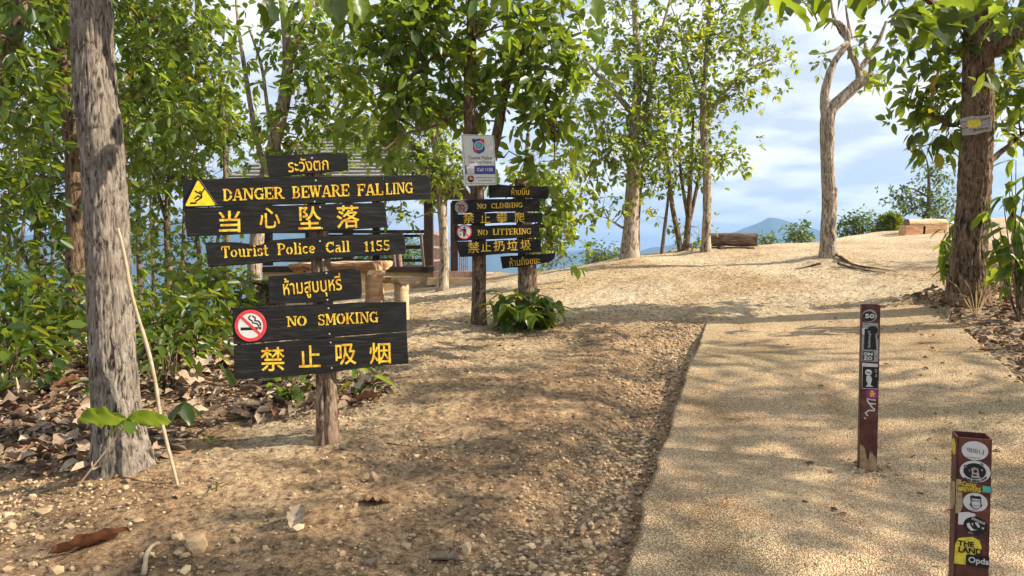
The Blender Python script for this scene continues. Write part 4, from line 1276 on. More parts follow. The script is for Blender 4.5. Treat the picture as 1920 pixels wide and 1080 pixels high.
# individually leafed plants --------------------------------------------------------
def leafy_plant(name, label, cat, base, tips, leafms, L, n_per, stemm, sr=0.006, seed=0, pitch=(-0.9, 0.3), spread=0.05, W=0.4):
    rs = np.random.RandomState(seed)
    t = thing(name, label, cat, base)
    b = np.array(base)
    LM = [big_leaf(L=L, W=L * W, curl=0.35, fold=0.22, wav=0.004, seed=40 + seed + q, n=5) for q in range(len(leafms))]
    for mm, k in zip(LM, leafms):
        mm.materials.append(M[k])
    sm = MB()
    for tip in tips:
        tip = np.array(tip)
        mid = (b + tip) / 2 + rs.randn(3) * 0.03
        Q, r = resample([b - [0, 0, .02], mid, tip], [sr, sr * .8, sr * .4], 10)
        sm.tube(Q, r, 6)
        for k in range(n_per):
            f = rs.uniform(0.45, 1.0)
            p = Q[min(9, int(f * 9.99))] + rs.randn(3) * 0.008
            q = big_dir = rs.uniform(0, 6.28)
            place(LM[rs.randint(len(LM))], None, p, q, rs.uniform(*pitch), rs.uniform(-.5, .5), t, scale=rs.uniform(.7, 1.15))
    sm.build("stem", M[stemm], t, smooth=True)
    return t


bp = gpt(985, 612)
bp = np.array([at(985, 612, 7.45)[0], 7.5, 0]); bp[2] = H(bp[0], bp[1])
tips = [at(985 + dx, 612 - dy_, 7.5 + dd) for dx, dy_, dd in [(-62, 45, 0), (-45, 62, .1), (-20, 66, -.1), (5, 60, .15), (25, 68, -.1), (45, 60, 0), (62, 48, .1), (68, 30, -.1), (-55, 25, -.15), (-15, 30, -.3), (20, 25, -.3), (45, 30, -.25), (0, 45, -.25), (-38, 42, -.25), (30, 45, .2), (-5, 62, .2), (55, 40, -.2)]]
leafy_plant("bush", "bright green leafy bush at the foot of the tree with the littering boards", "bush", bp, tips, ['leaf_yellow', 'leaf', 'leaf_yellow'], 0.19, 13, 'bark_brown', seed=3, pitch=(-0.8, 0.4))
# sapling right of the stout tree
sb = gpt(1911, 606)
sbY = float(sb[1])
tips = [at(a, c, sbY + d) for a, c, d in [(1905, 300, 0), (1890, 340, .1), (1925, 330, -.1), (1870, 420, .1), (1850, 400, 0.2), (1915, 420, 0), (1935, 400, 0), (1880, 370, -.1), (1900, 440, 0), (1860, 450, .1), (1895, 300, .1), (1925, 270, 0)]]
leafy_plant("sapling", "large leaved sapling growing right of the stout brown tree", "sapling", sb, tips, ['leaf_yellow', 'leaf', 'leaf_dark'], 0.21, 8, 'bark_brown', sr=.008, seed=8, pitch=(-1.2, 0.1), W=0.38)
lp = np.array([at(1790, 560, 7.9)[0], 7.9, 0]); lp[2] = H(lp[0], 7.9)
tips = [at(a, c, 7.8) for a, c in [(1780, 420), (1765, 450), (1772, 480), (1790, 440), (1795, 400), (1770, 430)]]
leafy_plant("sapling", "sapling with drooping sunlit leaves behind the left side of the stout tree", "sapling", lp, tips, ['leaf_yellow', 'leaf'], 0.2, 8, 'bark_brown', sr=.008, seed=18, pitch=(-1.2, 0.0), W=0.36)
# foreground seedling leaves by the grey trunk
s_b = gpt(236, 862); s_b[1] = 3.56; s_b[2] = H(s_b[0], s_b[1])
sd = thing("seedling", "seedling with two big spreading leaves in front of the grey trunk foot", "seedling", s_b)
MB().tube([s_b, at(234, 800, s_b[1]), at(238, 786, s_b[1])], [.005, .004, .003], 6).build("stem", M['stick'], sd)
lm1 = big_leaf(L=0.25, W=0.15, curl=0.12, fold=0.1, wav=0.006, seed=9); lm1.materials.append(M['leaf'])
for yaw, pit, sc in ((math.pi - .12, 0.05, .95), (0.10, 0.02, .85), (-2.3, -0.6, .45), (-0.9, -0.5, .4), (0.6, -1.0, .5)):
    place(lm1, None, at(238, 786, s_b[1]), yaw, pit, 0.9 if abs(yaw) > 3 else -0.9 if abs(yaw) < .2 else 0.2, sd, scale=sc)
for lb, px, py, n, sc, mk in [("tiny bright seedling with three leaves on the gravel right of the stick", 405, 922, 4, .13, 'leaf_yellow'), ("flat green seedling between the stick and the sign post", 395, 848, 4, .3, 'leaf'), ("drooping dark green leaves beside the stick", 345, 800, 5, .6, 'leaf_dark')]:
    g = gpt(px, py)
    sd = thing("seedling", lb, "seedling", g)
    h_ = .035 if sc < .2 else .06 if sc < .5 else .16
    MB().tube([g, g + [0.004, 0, h_]], [.003, .002], 5).build("stem", M['leaf_yellow'], sd)
    lm2 = big_leaf(L=0.3, W=0.13, curl=0.2, fold=0.15, wav=0.006, seed=19, n=6); lm2.materials.append(M[mk])
    for k in range(n):
        place(lm2, None, g + [0.004, 0, h_], k * 6.28 / n + .4, (0.25 if sc < .5 else -.7), 0.1, sd, scale=sc)
# white stemmed saplings on the litter at the left
for lb, pts in [("white stemmed sapling pair with bright leaves left of the grey trunk", [(104, 738, 108, 662), (98, 738, 100, 680)]), ("slanting pale stemmed sapling beside the grey trunk", [(152, 742, 205, 706)]), ("short pale stem rising at the left edge of the litter", [(32, 752, 30, 708)])]:
    g = gpt(pts[0][0], pts[0][1])
    leafy_plant("sapling", lb, "sapling", g, [at(a2, b2, g[1] + .02) for _, _, a2, b2 in pts], ['leaf_yellow', 'leaf'], .17, 7, 'pale_wood', sr=.011, seed=int(pts[0][0]), pitch=(-.3, .5))

# bare stick leaning on the grey trunk
sk = gpt(332, 915)
Q, r = resample([sk - [0, 0, .02], at(318, 860, sk[1] + .02), at(300, 770, 3.7), at(285, 690, 3.7), at(258, 600, 3.68), at(240, 520, 3.66), at(230, 470, 3.66), at(221, 428, 3.68)], [.008, .0085, .009, .0095, .0095, .009, .008, .006], 50)
Q = Q + .012 * np.stack([vnoise(Q * 5), vnoise(Q * 5 + 9), 0 * Q[:, 0]], -1)
o = MB().tube(Q, r, 8, jit=.2).build("stick", M['stick'], None, smooth=True, loc=sk)
tag(o, "long bare pale stick leaning against the thick grey trunk", "stick")

# ------------------------------------------------------------------ fallen leaves and stones
def poly_px(pts):
    return np.array([gpt(a, b)[:2] for a, b in pts])


def inside(P, poly):
    x, y = P[:, 0], P[:, 1]
    r = np.zeros(len(P), bool)
    n = len(poly)
    for i in range(n):
        x1, y1 = poly[i]; x2, y2 = poly[(i + 1) % n]
        c = ((y1 > y) != (y2 > y)) & (x < (x2 - x1) * (y - y1) / (y2 - y1 + 1e-12) + x1)
        r ^= c
    return r


def scatter(poly, n):
    lo, hi = poly.min(0), poly.max(0)
    P = lo + (hi - lo) * RS.rand(n * 4, 2)
    P = P[inside(P, poly)][:n]
    return P


LP = np.r_[np.array([[-7.5, 3.3], [-7.5, 9.5], [-3.2, 9.6]]), poly_px([(440, 640), (720, 690), (760, 700), (700, 760), (560, 790), (430, 800), (370, 830), (300, 870), (170, 905), (0, 900)])]
RP = np.r_[poly_px([(1925, 775), (1860, 730), (1800, 690), (1710, 658), (1650, 628), (1610, 600), (1660, 575), (1730, 552), (1860, 540), (1920, 500)]), np.array([[9, 9.5], [9, 4]])]


def curled(P, size, dens_h, rv=None, aspect=0.5):
    n = len(P)
    z = height(P[:, 0], P[:, 1], True) + dens_h * RS.rand(n)
    a = RS.rand(n) * 6.28
    D = np.stack([np.cos(a), np.sin(a), RS.uniform(-.25, .35, n)], -1)
    up = np.array([0, 0, 1.0]) + 0.8 * RS.randn(n, 3)
    V, Fc, r = leaf_mesh_data(np.c_[P, z], D, size, aspect=aspect, droop=0.15, fold=0.5, rnd=rv, up=up)
    g = height(V[:, 0], V[:, 1], False)
    V[:, 2] = np.maximum(V[:, 2], g + 0.003)
    return V, Fc, r


def gate(P):
    """leaf litter thins out in patches"""
    return vnoise(np.c_[P * 1.6, np.zeros(len(P))]) > -0.45


Pz_ = scatter(LP, 14000)
V, Fc, r = curled(Pz_, RS.uniform(.015, .065, len(Pz_)), .02)
kind(link("leaf_crumbs", mesh_np("leaf_crumbs", V, Fc, True, r), M['litter']), 'stuff')
Pp = scatter(np.array([[.6, 2.3], [3.0, 2.3], [4.6, 7.5], [2.1, 7.5]]), 420)
uu = (Pp[:, 0] - path_left(Pp[:, 1])) / P_W
Pp = Pp[(uu > .02) & (uu < .98) & (RS.rand(len(Pp)) < .15 + .85 * np.clip(uu, 0, 1) ** 3)]
_hs = height
height = lambda x, y, fine=True: hbase(x, y) + 0.033 + 0.035 * vnoise(np.stack([x, y, 0 * x], -1) * 0.9)
V, Fc, r = curled(Pp, RS.uniform(.012, .05, len(Pp)), .004)
height = _hs
kind(link("leaf_crumbs", mesh_np("leaf_crumbs", V, Fc, True, r), M['litter']), 'stuff')
P = scatter(LP, 8500); P = P[gate(P) | (P[:, 0] < -2.5)]
V, Fc, r = curled(P, RS.uniform(.03, .135, len(P)), .06)
kind(link("leaf_litter", mesh_np("leaf_litter", V, Fc, True, r), M['litter']), 'stuff')
P2 = scatter(RP, 11000)
V, Fc, r = curled(P2, RS.uniform(.03, .10, len(P2)), .03)
kind(link("leaf_litter", mesh_np("leaf_litter", V, Fc, True, r), M['litter']), 'stuff')
# small crumbs of leaf all over the foreground
AP = np.array([[-4.5, 2.3], [0.7, 2.3], [2.0, 7.6], [1.6, 8.8], [-2.5, 8.8], [-4.5, 5]])
P3_ = scatter(AP, 2600)
P3_ = P3_[vnoise(np.c_[P3_ * 1.3 + 7, np.zeros(len(P3_))]) > 0.0]
V, Fc, r = curled(P3_, RS.uniform(.012, .045, len(P3_)), .006)
kind(link("leaf_crumbs", mesh_np("leaf_crumbs", V, Fc, True, r), M['litter']), 'stuff')

FL = [big_leaf("dry_leaf", L=0.17, W=0.10, curl=c, fold=f, wav=0.012, seed=60 + k, n=7) for k, (c, f) in enumerate([(.1, .5), (-.25, .7), (.25, .3), (-.1, .9), (.05, .2)])]
for k, mm in enumerate(FL):
    mm.materials.append(M['litter'])
    mm.attributes['rnd'].data.foreach_set('value', np.full(len(mm.vertices), [.45, .7, .86, .3, .95][k], dtype=np.float32))
LG = "curled dry leaves lying on top of the litter on the left"
Pn = scatter(LP, 420)
Pn = Pn[(Pn[:, 1] < 6.6)][:125]
for k, p in enumerate(Pn):
    z = H(p[0], p[1]) + .03 + .03 * RS.rand()
    o = place(FL[k % 5], None, (p[0], p[1], z), RS.uniform(0, 6.28), RS.uniform(-.2, .4), RS.uniform(-.6, .6), name="dry_leaf", scale=RS.uniform(.7, 1.35))
    cw = ["tan", "pale brown", "rusty red", "dark brown", "cream"][k % 5]
    zn = "at the left edge of the litter" if p[0] < -3.0 else "beside the foot of the grey trunk" if p[1] < 4.6 and p[0] < -1.4 else "under the shrubs behind the grey trunk" if p[1] > 5.6 else "on the litter left of the sign post"
    tag(o, "curled %s dry leaf lying %s" % (cw, zn), "leaf", LG)
Pn = scatter(RP, 60)
for k, p in enumerate(Pn):
    o = place(FL[k % 5], None, (p[0], p[1], H(p[0], p[1]) + .025), RS.uniform(0, 6.28), RS.uniform(-.2, .4), RS.uniform(-.6, .6), name="dry_leaf", scale=RS.uniform(.4, .8))
    cw = ["tan", "pale brown", "rusty red", "dark brown", "cream"][k % 5]
    tag(o, "small %s dry leaf on the litter %s the stout brown tree" % (cw, "in front of" if p[1] < 6.9 else "beside or behind"), "leaf", "small dry leaves under the stout brown tree")

def own_leaf(px, py, L_, W_, yaw, pitch, roll, rv, label, curl=.1, fold=.4, lift=.02, seed=1, wav=.008):
    mm = big_leaf("dry_leaf", L=L_, W=W_, curl=curl, fold=fold, wav=wav, seed=seed, n=12)
    mm.attributes['rnd'].data.foreach_set('value', np.full(len(mm.vertices), rv, dtype=np.float32))
    g = gpt(px, py)
    o = place(mm, M['litter'], g + [0, 0, lift], yaw, pitch, roll, name="dry_leaf")
    tag(o, label, "leaf")


own_leaf(90, 1056, .30, .13, .38, .10, -.7, .9, "large red brown dry leaf lying in the bottom left corner", curl=-.12, fold=.3, lift=.03, seed=71, wav=.008)
own_leaf(548, 1000, .12, .075, 1.3, .9, .3, .62, "upright folded tan leaf standing on the gravel below the sign post", curl=.2, fold=.9, lift=.0, seed=72)
own_leaf(672, 950, .15, .08, .1, .05, -.35, .88, "flat holed brown leaf on the ground below the sign post", fold=.15, lift=.012, seed=73)
own_leaf(800, 1062, .17, .07, .02, .02, -.5, .72, "long rolled tan leaf at the bottom near the gully", fold=.8, lift=.015, seed=74)
own_leaf(125, 925, .11, .08, .3, .2, -.5, .4, "curled grey brown leaf left of the grey trunk foot", fold=.4, lift=.02, seed=75)
own_leaf(665, 765, .17, .12, .2, .25, -.7, .88, "curled rusty leaf right of the sign post on the litter edge", fold=.5, lift=.03, seed=76)
own_leaf(372, 705, .20, .12, 1.5, .6, .2, .72, "broad ribbed tan leaf standing in the litter left of the no smoking board", fold=.3, lift=.04, seed=77)
own_leaf(560, 770, .19, .13, .4, .3, -.6, .7, "pale curled leaf just left of the sign post", fold=.5, lift=.03, seed=78)
own_leaf(95, 745, .2, .13, .9, .35, -.5, .88, "rusty curled leaf at the foot of the pale saplings", fold=.5, lift=.04, seed=79)

# stones ------------------------------------------------------------------------------
def ico():
    bm = bmesh.new(); bmesh.ops.create_icosphere(bm, subdivisions=1, radius=1)
    V = np.array([v.co[:] for v in bm.verts]); Fc = np.array([[v.index for v in f.verts] for f in bm.faces]); bm.free()
    return V, Fc


IV, IF = ico()


def stones(P, size, flat=0.6, sink=0.25):
    n = len(P)
    z = height(P[:, 0], P[:, 1], True)
    S = size[:, None, None] * (0.72 + 0.56 * RS.rand(n, 12, 1)) * np.stack([np.ones(n), RS.uniform(.6, 1, n), RS.uniform(.4, .8, n) * flat / .6], -1)[:, None, :]
    V = IV[None] * S
    a = RS.rand(n) * 6.28
    ca, sa = np.cos(a)[:, None], np.sin(a)[:, None]
    x = V[..., 0] * ca - V[..., 1] * sa
    y = V[..., 0] * sa + V[..., 1] * ca
    V = np.stack([x + P[:, 0:1], y + P[:, 1:2], V[..., 2] + z[:, None] + size[:, None] * (0.5 - sink)], -1)
    Fc = (np.arange(n)[:, None, None] * 12 + IF[None]).reshape(-1, 3)
    return V.reshape(-1, 3), Fc, np.repeat(RS.rand(n), 12)


GP = np.array([[-4.2, 2.35], [0.55, 2.35], [2.1, 7.7], [1.2, 8.0], [-1.5, 7.0], [-2.2, 5.2], [-4.2, 4.2]])
P = scatter(GP, 46000)
s_ = path_left(P[:, 1]) - P[:, 0]
dens = 0.35 + 0.65 * np.exp(-((s_ - .3) / .35) ** 2) + 0.5 * sstep(4.0, 2.8, P[:, 1]) + 0.35 * vnoise(np.c_[P * 1.2, 0 * s_])
dens = dens * (0.25 + 0.75 * sstep(-0.25, 0.25, vnoise(np.c_[P * 1.7 + 31, 0 * s_]) + 0.9 * np.exp(-((s_ - .3) / .35) ** 2)))
keep = (RS.rand(len(P)) < dens) & (s_ > 0.015)
P = P[keep]
s_ = path_left(P[:, 1]) - P[:, 0]
sz = 0.0036 + 0.010 * RS.rand(len(P)) ** 2.4 + 0.005 * (RS.rand(len(P)) > .9) * (P[:, 1] < 3.6) + 0.010 * RS.rand(len(P)) ** 3 * np.exp(-((s_ - .25) / .25) ** 2) + 0.006 * (RS.rand(len(P)) > .95)
V, Fc, r = stones(P, sz)
kind(link("gravel", mesh_np("gravel", V, Fc, False, r), M['stone']), 'stuff')
# gravel on the far plateau and the shoulder
FP = np.array([[-2, 7.5], [2.3, 7.8], [5, 7.5], [6, 13], [0, 12.5], [-3, 11]])
P = scatter(FP, 3500)
V, Fc, r = stones(P, .004 + .011 * RS.rand(len(P)) ** 3)
kind(link("gravel", mesh_np("gravel", V, Fc, False, r), M['stone']), 'stuff')
# loose grit on the path
P = scatter(np.array([[.6, 2.3], [3.0, 2.3], [4.4, 7.5], [2.1, 7.5]]), 5200)
uu = (P[:, 0] - path_left(P[:, 1])) / P_W
P = P[(uu > .02) & (uu < .97)]
n0 = len(P)
szp = .0022 + .004 * RS.rand(n0) ** 2
hsave = height
def _slab(x, y, fine=True): return hbase(x, y) + 0.030 + 0.035 * vnoise(np.stack([x, y, 0 * x], -1) * 0.9) + 0.006 * vnoise(np.stack([x, y, 0 * x], -1) * 6)
height = _slab
V, Fc, r = stones(P, szp)
height = hsave
kind(link("grit", mesh_np("grit", V, Fc, False, r), M['stone']), 'stuff')

def rock(px, py, size, label, seed=0, group=None, rv=.5, flat=.7, name="stone", dims=None):
    rs = np.random.RandomState(seed)
    bm = bmesh.new(); bmesh.ops.create_icosphere(bm, subdivisions=2, radius=1)
    V = np.array([v.co[:] for v in bm.verts]); Fc = np.array([[v.index for v in f.verts] for f in bm.faces]); bm.free()
    d = dims or (1, rs.uniform(.65, 1), flat)
    for q in range(7):                     # break flat faces off
        n = rs.randn(3); n /= np.linalg.norm(n)
        c = rs.uniform(.35, .7)
        dd = V @ n
        V = V - np.maximum(0, dd - c)[:, None] * n
    V = V * np.array(d) * size * 1.55 * (1 + .03 * rs.randn(len(V), 1))
    g = gpt(px, py)
    m_ = mesh_np(name, V, Fc, False, np.full(len(V), rv))
    o = link(name, m_, M['stone'], None, g + [0, 0, size * d[2] * .45])
    o.rotation_euler = (0, 0, rs.rand() * 6.28)
    tag(o, label, "stone", group)
    return o


rock(365, 1030, .052, "tan angular block of stone at the bottom left beside the twig", 5, rv=.36, dims=(.9, .8, .8))
rock(700, 905, .028, "rounded brown stone standing on the gravel below the sign post", 6, rv=.22, dims=(.7, .7, 1.1))
rock(586, 900, .028, "grey brown rounded stone just below the sign post", 7, rv=.25)
rock(876, 1048, .026, "pale upright stone at the bottom beside the rolled leaf", 8, rv=.85, dims=(.8, .6, 1.1))
rock(642, 852, .022, "small black stone at the sign post foot", 9, rv=.0)
rock(82, 966, .035, "flat tan stone left of the grey trunk foot", 10, rv=.5, flat=.35)
rock(1765, 695, .06, "flat grey stone at the edge of the path under the stout tree", 12, rv=.08, flat=.3)
rock(1105, 945, .03, "brown angular stone lying in the gully", 13, rv=.3, flat=.4)
PG = "loose pebbles strewn over the dirt and the gully"
cand = scatter(GP, 1600)
s_ = path_left(cand[:, 1]) - cand[:, 0]
w = (np.exp(-((s_ - .28) / .2) ** 2) + .55 * sstep(3.9, 2.8, cand[:, 1])) * (s_ > .05)
cand = cand[RS.rand(len(cand)) < w][:290]
PMs = []
for k in range(6):
    V = IV * (0.75 + .5 * RS.rand(12, 1)) * np.array([1, RS.uniform(.6, .95), RS.uniform(.4, .75)])
    mm = mesh_np("pebble", V, IF, False, np.full(12, [.1, .4, .55, .7, .85, .3][k]))
    mm.materials.append(M['stone'])
    PMs.append(mm)
for k, p in enumerate(cand):
    s = RS.uniform(.012, .026) * (1.25 if p[1] < 3.5 else 1)
    o = place(PMs[k % 6], None, (p[0], p[1], H(p[0], p[1]) + s * .25), RS.uniform(0, 6.28), RS.uniform(-.3, .3), RS.uniform(-.3, .3), name="pebble", scale=s)
    cw = ["dark grey", "brown", "tan", "pale tan", "cream", "reddish brown"][k % 6]
    sp_ = float(path_left(np.array([p[1]]))[0] - p[0])
    zn = ("in the near end of the gully" if p[1] < 3.6 else "in the middle of the gully" if p[1] < 5.2 else "in the far end of the gully") if sp_ < .75 else ("on the dirt at the bottom left" if p[0] < -1 else "on the dirt in the bottom middle")
    tag(o, "loose %s pebble lying %s" % (cw, zn), "pebble", PG)

# twigs
for lb, pts, w_ in [("pale knotty twig pointing up at the bottom left", [(270, 1085), (276, 1055), (292, 1036), (300, 1030)], .011), ("thin dark twig on the ground at the bottom edge", [(30, 1062), (60, 1068), (92, 1075)], .005), ("dark charred twig below the sign post foot", [(726, 835), (748, 840), (770, 842)], .005), ("long thin twig lying left of the tan stone", [(196, 962), (240, 952), (282, 944)], .003)]:
    P = []
    for a, c in pts:
        g = gpt(a, min(c, 1100)); P.append(g + [0, 0, w_ * .9])
    Q, r = resample(P, np.linspace(w_, w_ * .6, len(P)), 12)
    o = MB().tube(Q, r, 7, jit=.35).build("twig", M['stick' if 'pale' in lb else 'bark_dark'], None, True, loc=P[0])
    tag(o, lb, "twig")
# dry grass tuft by the no smoking board
g = gpt(400, 668)
tf = thing("grass_tuft", "dry straw tuft with an orange leaf left of the no smoking board", "grass", g)
mb = MB()
for k in range(90):
    a = RS.uniform(0, 6.28); l = RS.uniform(.15, .35)
    e = g + np.array([math.cos(a) * l, math.sin(a) * l * .7, RS.uniform(.02, .2)])
    mb.tube([g + RS.randn(3) * [.02, .02, 0], (g + e) / 2 + [0, 0, .06], e], [.003, .0025, .001], 3, cap=False)
kind(mb.build("blade", M['straw'], tf), 'stuff')
g2 = gpt(1830, 600)
tf = thing("grass_tuft", "thin dry grass blades in front of the stout brown tree foot", "grass", g2)
mb = MB()
for k in range(16):
    a = RS.uniform(0, 6.28); l = RS.uniform(.1, .4)
    e = g2 + np.array([math.cos(a) * l, math.sin(a) * l * .3, RS.uniform(.15, .45)])
    mb.tube([g2, (g2 + e) / 2 + [0, 0, .08], e], [.003, .0025, .001], 3, cap=False)
mb.build("blade", M['straw'], tf)
# ------------------------------------------------------------------ lettering
class Plane:
    """a vertical plane through a seen point, turned about the vertical; px() finds the spot of the plane seen there"""
    def __init__(s, px, py, Y, yaw=0.0, tilt=0.0):
        s.O = at(px, py, Y)
        a = R(yaw)
        s.n = np.array([math.sin(a), -math.cos(a), 0.0])
        s.d = np.array([math.cos(a), math.sin(a), 0.0])

    def p(s, px, py, off=0.0):
        d = ray(px, py)
        C0 = np.array([0, 0, CAMZ])
        O = s.O + s.n * off
        return C0 + d * (np.dot(O - C0, s.n) / np.dot(d, s.n))


def flat(pl, polys, off, name, mt, parent, step=0.0):
    mb = MB()
    for k, q in enumerate(polys):
        mb.add([pl.p(a, b, off + step * k) for a, b in q], [tuple(range(len(q)))])
    return mb.build(name, mt, parent)


def slab(pl, poly, off, th, name, mt, parent, jit=0.0, every=28, rs=None):
    rs = rs or RS
    Q = []
    n = len(poly)
    for i in range(n):
        a, b = np.array(poly[i], float), np.array(poly[(i + 1) % n], float)
        k = max(1, int(np.linalg.norm(b - a) / every))
        for j in range(k):
            q = a + (b - a) * j / k
            if j:
                q = q + rs.randn(2) * jit
            Q.append(q)
    f = [pl.p(a, b, off) for a, b in Q]
    g = [v - pl.n * th for v in f]
    bm = bmesh.new()
    loc = np.array(parent['_loc']) if parent is not None else f[0]
    vf = [bm.verts.new(tuple(v - loc)) for v in f]
    vg = [bm.verts.new(tuple(v - loc)) for v in g]
    m_ = len(Q)
    bm.faces.new(vf[::-1]); bm.faces.new(vg)
    for i in range(m_):
        bm.faces.new((vf[i], vf[(i + 1) % m_], vg[(i + 1) % m_], vg[i]))
    bmesh.ops.recalc_face_normals(bm, faces=bm.faces)
    bmesh.ops.bevel(bm, geom=[e for e in bm.edges if abs((e.verts[0].co - e.verts[1].co).length) > 0.006 and len(e.link_faces) == 2 and e.link_faces[0].normal.angle(e.link_faces[1].normal, 0) > 1.2], offset=0.002, segments=1, affect='EDGES')
    me = bpy.data.meshes.new(name); bm.to_mesh(me); bm.free()
    return link(name, me, mt, parent, loc if parent is None else None)


GL = {
 'D': (.9, 'v .2 0 1|s .18 0|s .18 1|h .96 .3 .45|h .04 .3 .45|a .42 .5 .36 .42 82 8|a .42 .5 .36 .42 -8 -82'),
 'A': (.95, 'l .14 .05 .44 .96 .11|l .8 .05 .52 .96 .2|h .3 .30 .64|s .15 0|s .8 0'),
 'N': (1.0, 'v .18 0 1 .12|v .84 .12 1 .12|l .25 .95 .8 .05 .2|s .18 0|s .15 1|s .84 1'),
 'G': (.95, 'a .48 .5 .36 .42 50 175|a .48 .5 .36 .42 185 310|v .8 .66 .98 .09|v .78 .02 .4 .18|h .42 .62 .94'),
 'E': (.85, 'v .2 0 1|h .05 .34 .8|h .95 .34 .8|h .5 .34 .58|v .78 .02 .28 .1|v .78 .72 .98 .1|v .58 .38 .62 .09|s .18 0|s .18 1'),
 'F': (.82, 'v .2 0 1|h .95 .34 .8|h .5 .34 .58|v .78 .70 .98 .1|v .58 .38 .62 .09|s .2 0|s .18 1'),
 'R': (.95, 'v .2 0 1|h .95 .34 .46|h .48 .34 .46|a .46 .715 .24 .21 85 -85|l .5 .44 .78 .06 .19|s .2 0|s .18 1|s .84 0'),
 'B': (.88, 'v .2 0 1|h .95 .34 .46|h .5 .34 .46|h .05 .34 .46|a .44 .735 .22 .20 85 -80|a .46 .27 .26 .22 85 -85|s .18 0|s .18 1'),
 'W': (1.2, 'l .12 .97 .34 .04 .19|l .36 .1 .56 .9 .1|l .56 .9 .78 .04 .19|l .82 .1 1.04 .97 .1|s .12 1|s .58 1|s 1.05 1'),
 'L': (.8, 'v .22 0 1|h .05 .36 .76|v .74 .02 .32 .1|s .2 0|s .22 1'),
 'I': (.5, 'v .25 0 1 .2|s .25 0|s .25 1'),
 'M': (1.15, 'v .18 0 1 .12|v .95 0 1 .2|l .25 .95 .52 .2 .18|l .84 .95 .58 .2 .09|s .18 0|s .95 0|s .14 1|s .98 1'),
 'S': (.8, 'a .4 .73 .26 .21 30 170|a .42 .73 .28 .21 190 262|a .40 .27 .28 .22 82 0|a .40 .27 .28 .22 -10 -150|v .68 .7 .98 .09|v .12 .02 .32 .09'),
 'O': (.95, 'a .47 .5 .36 .42 98 262|a .47 .5 .36 .42 -82 82'),
 'K': (.95, 'v .2 0 1|l .38 .48 .76 .92 .11|l .48 .52 .78 .06 .2|s .2 0|s .2 1|s .82 0|s .76 1'),
 'C': (.9, 'a .48 .5 .36 .42 45 175|a .48 .5 .36 .42 185 315|v .8 .64 .98 .09|v .8 .05 .28 .06'),
 'T': (.9, 'v .45 0 .9|h .95 .08 .32|h .95 .58 .82|v .08 .68 .98 .09|v .82 .68 .98 .09|s .45 0|h .96 .36 .54'),
 'P': (.85, 'v .2 0 1|h .95 .34 .46|h .46 .34 .46|a .46 .705 .26 .22 85 -85|s .2 0|s .18 1'),
 'o': (.72, 'a .35 .34 .25 .27 98 262|a .35 .34 .25 .27 -82 82'),
 'u': (.8, 'v .2 .2 .66 .17|a .36 .2 .16 .14 200 300|v .6 0 .66 .17|h .64 .06 .2|h .64 .46 .6|h .04 .6 .78'),
 'r': (.62, 'v .22 0 .66 .17|h .64 .06 .2|s .22 0|a .42 .42 .16 .18 130 30'),
 'i': (.42, 'v .22 0 .62 .17|h .64 .06 .22|s .22 0|v .22 .78 .95 .17'),
 's': (.6, 'a .3 .48 .19 .13 20 240|a .3 .18 .19 .13 60 -160|v .48 .46 .66 .07|v .1 .02 .2 .07'),
 't': (.5, 'v .22 .1 .9 .16|h .62 .04 .44|a .34 .12 .12 .08 200 340'),
 'l': (.42, 'v .22 0 .98 .17|h .96 .06 .2|s .22 0'),
 'c': (.62, 'a .34 .34 .24 .27 50 172|a .34 .34 .24 .27 188 315'),
 'e': (.66, 'a .34 .34 .24 .27 10 172|a .34 .34 .24 .27 188 315|h .34 .2 .56'),
 'a': (.7, 'v .5 0 .5 .17|a .34 .5 .2 .12 150 30|a .28 .2 .16 .14 80 280|h .05 .5 .68|h .36 .24 .4'),
 '1': (.55, 'v .3 0 .46 .17|v .3 .52 .98 .17|l .1 .78 .24 .9 .1|s .3 0'),
 '5': (.68, 'h .94 .16 .62 .13|v .18 .56 .9 .1|a .32 .34 .25 .24 120 10|a .32 .30 .25 .24 -8 -150'),
 ' ': (.5, ''),
}


def glyph(ch):
    w, cmd = GL[ch]
    Q = []
    for c in [k for k in cmd.split('|') if k]:
        q = c.split(); a = [float(k) for k in q[1:]]
        if q[0] == 'v':
            h_ = (a[3] if len(a) > 3 else .21) / 2
            Q.append([(a[0] - h_, a[1]), (a[0] + h_, a[1]), (a[0] + h_, a[2]), (a[0] - h_, a[2])])
        elif q[0] == 'h':
            h_ = (a[3] if len(a) > 3 else .11) / 2
            Q.append([(a[1], a[0] - h_), (a[2], a[0] - h_), (a[2], a[0] + h_), (a[1], a[0] + h_)])
        elif q[0] == 's':
            y0, y1 = (0, .1) if a[1] == 0 else (.9, 1.0)
            Q.append([(a[0] - .17, y0), (a[0] + .17, y0), (a[0] + .17, y1), (a[0] - .17, y1)])
        elif q[0] == 'l':
            x0, y0, x1, y1, ww = a
            h_ = ww / 2 * 1.05
            Q.append([(x0 - h_, y0), (x0 + h_, y0), (x1 + h_, y1), (x1 - h_, y1)] if y0 < y1 else [(x1 - h_, y1), (x1 + h_, y1), (x0 + h_, y0), (x0 - h_, y0)])
        elif q[0] == 'a':
            cx, cy, rx, ry, a0, a1 = a
            n = max(3, int(abs(a1 - a0) / 22))
            tt = [R(a0 + (a1 - a0) * k / n) for k in range(n + 1)]
            small = rx < .3
            wx, wy = (.085, .055) if small else (.11, .065)
            for k in range(n):
                o_ = [(cx + (rx + wx) * math.cos(t), cy + (ry + wy) * math.sin(t)) for t in tt[k:k + 2]]
                i_ = [(cx + (rx - wx) * math.cos(t), cy + (ry - wy) * math.sin(t)) for t in tt[k:k + 2]]
                Q.append([i_[0], o_[0], o_[1], i_[1]])
    return w, Q


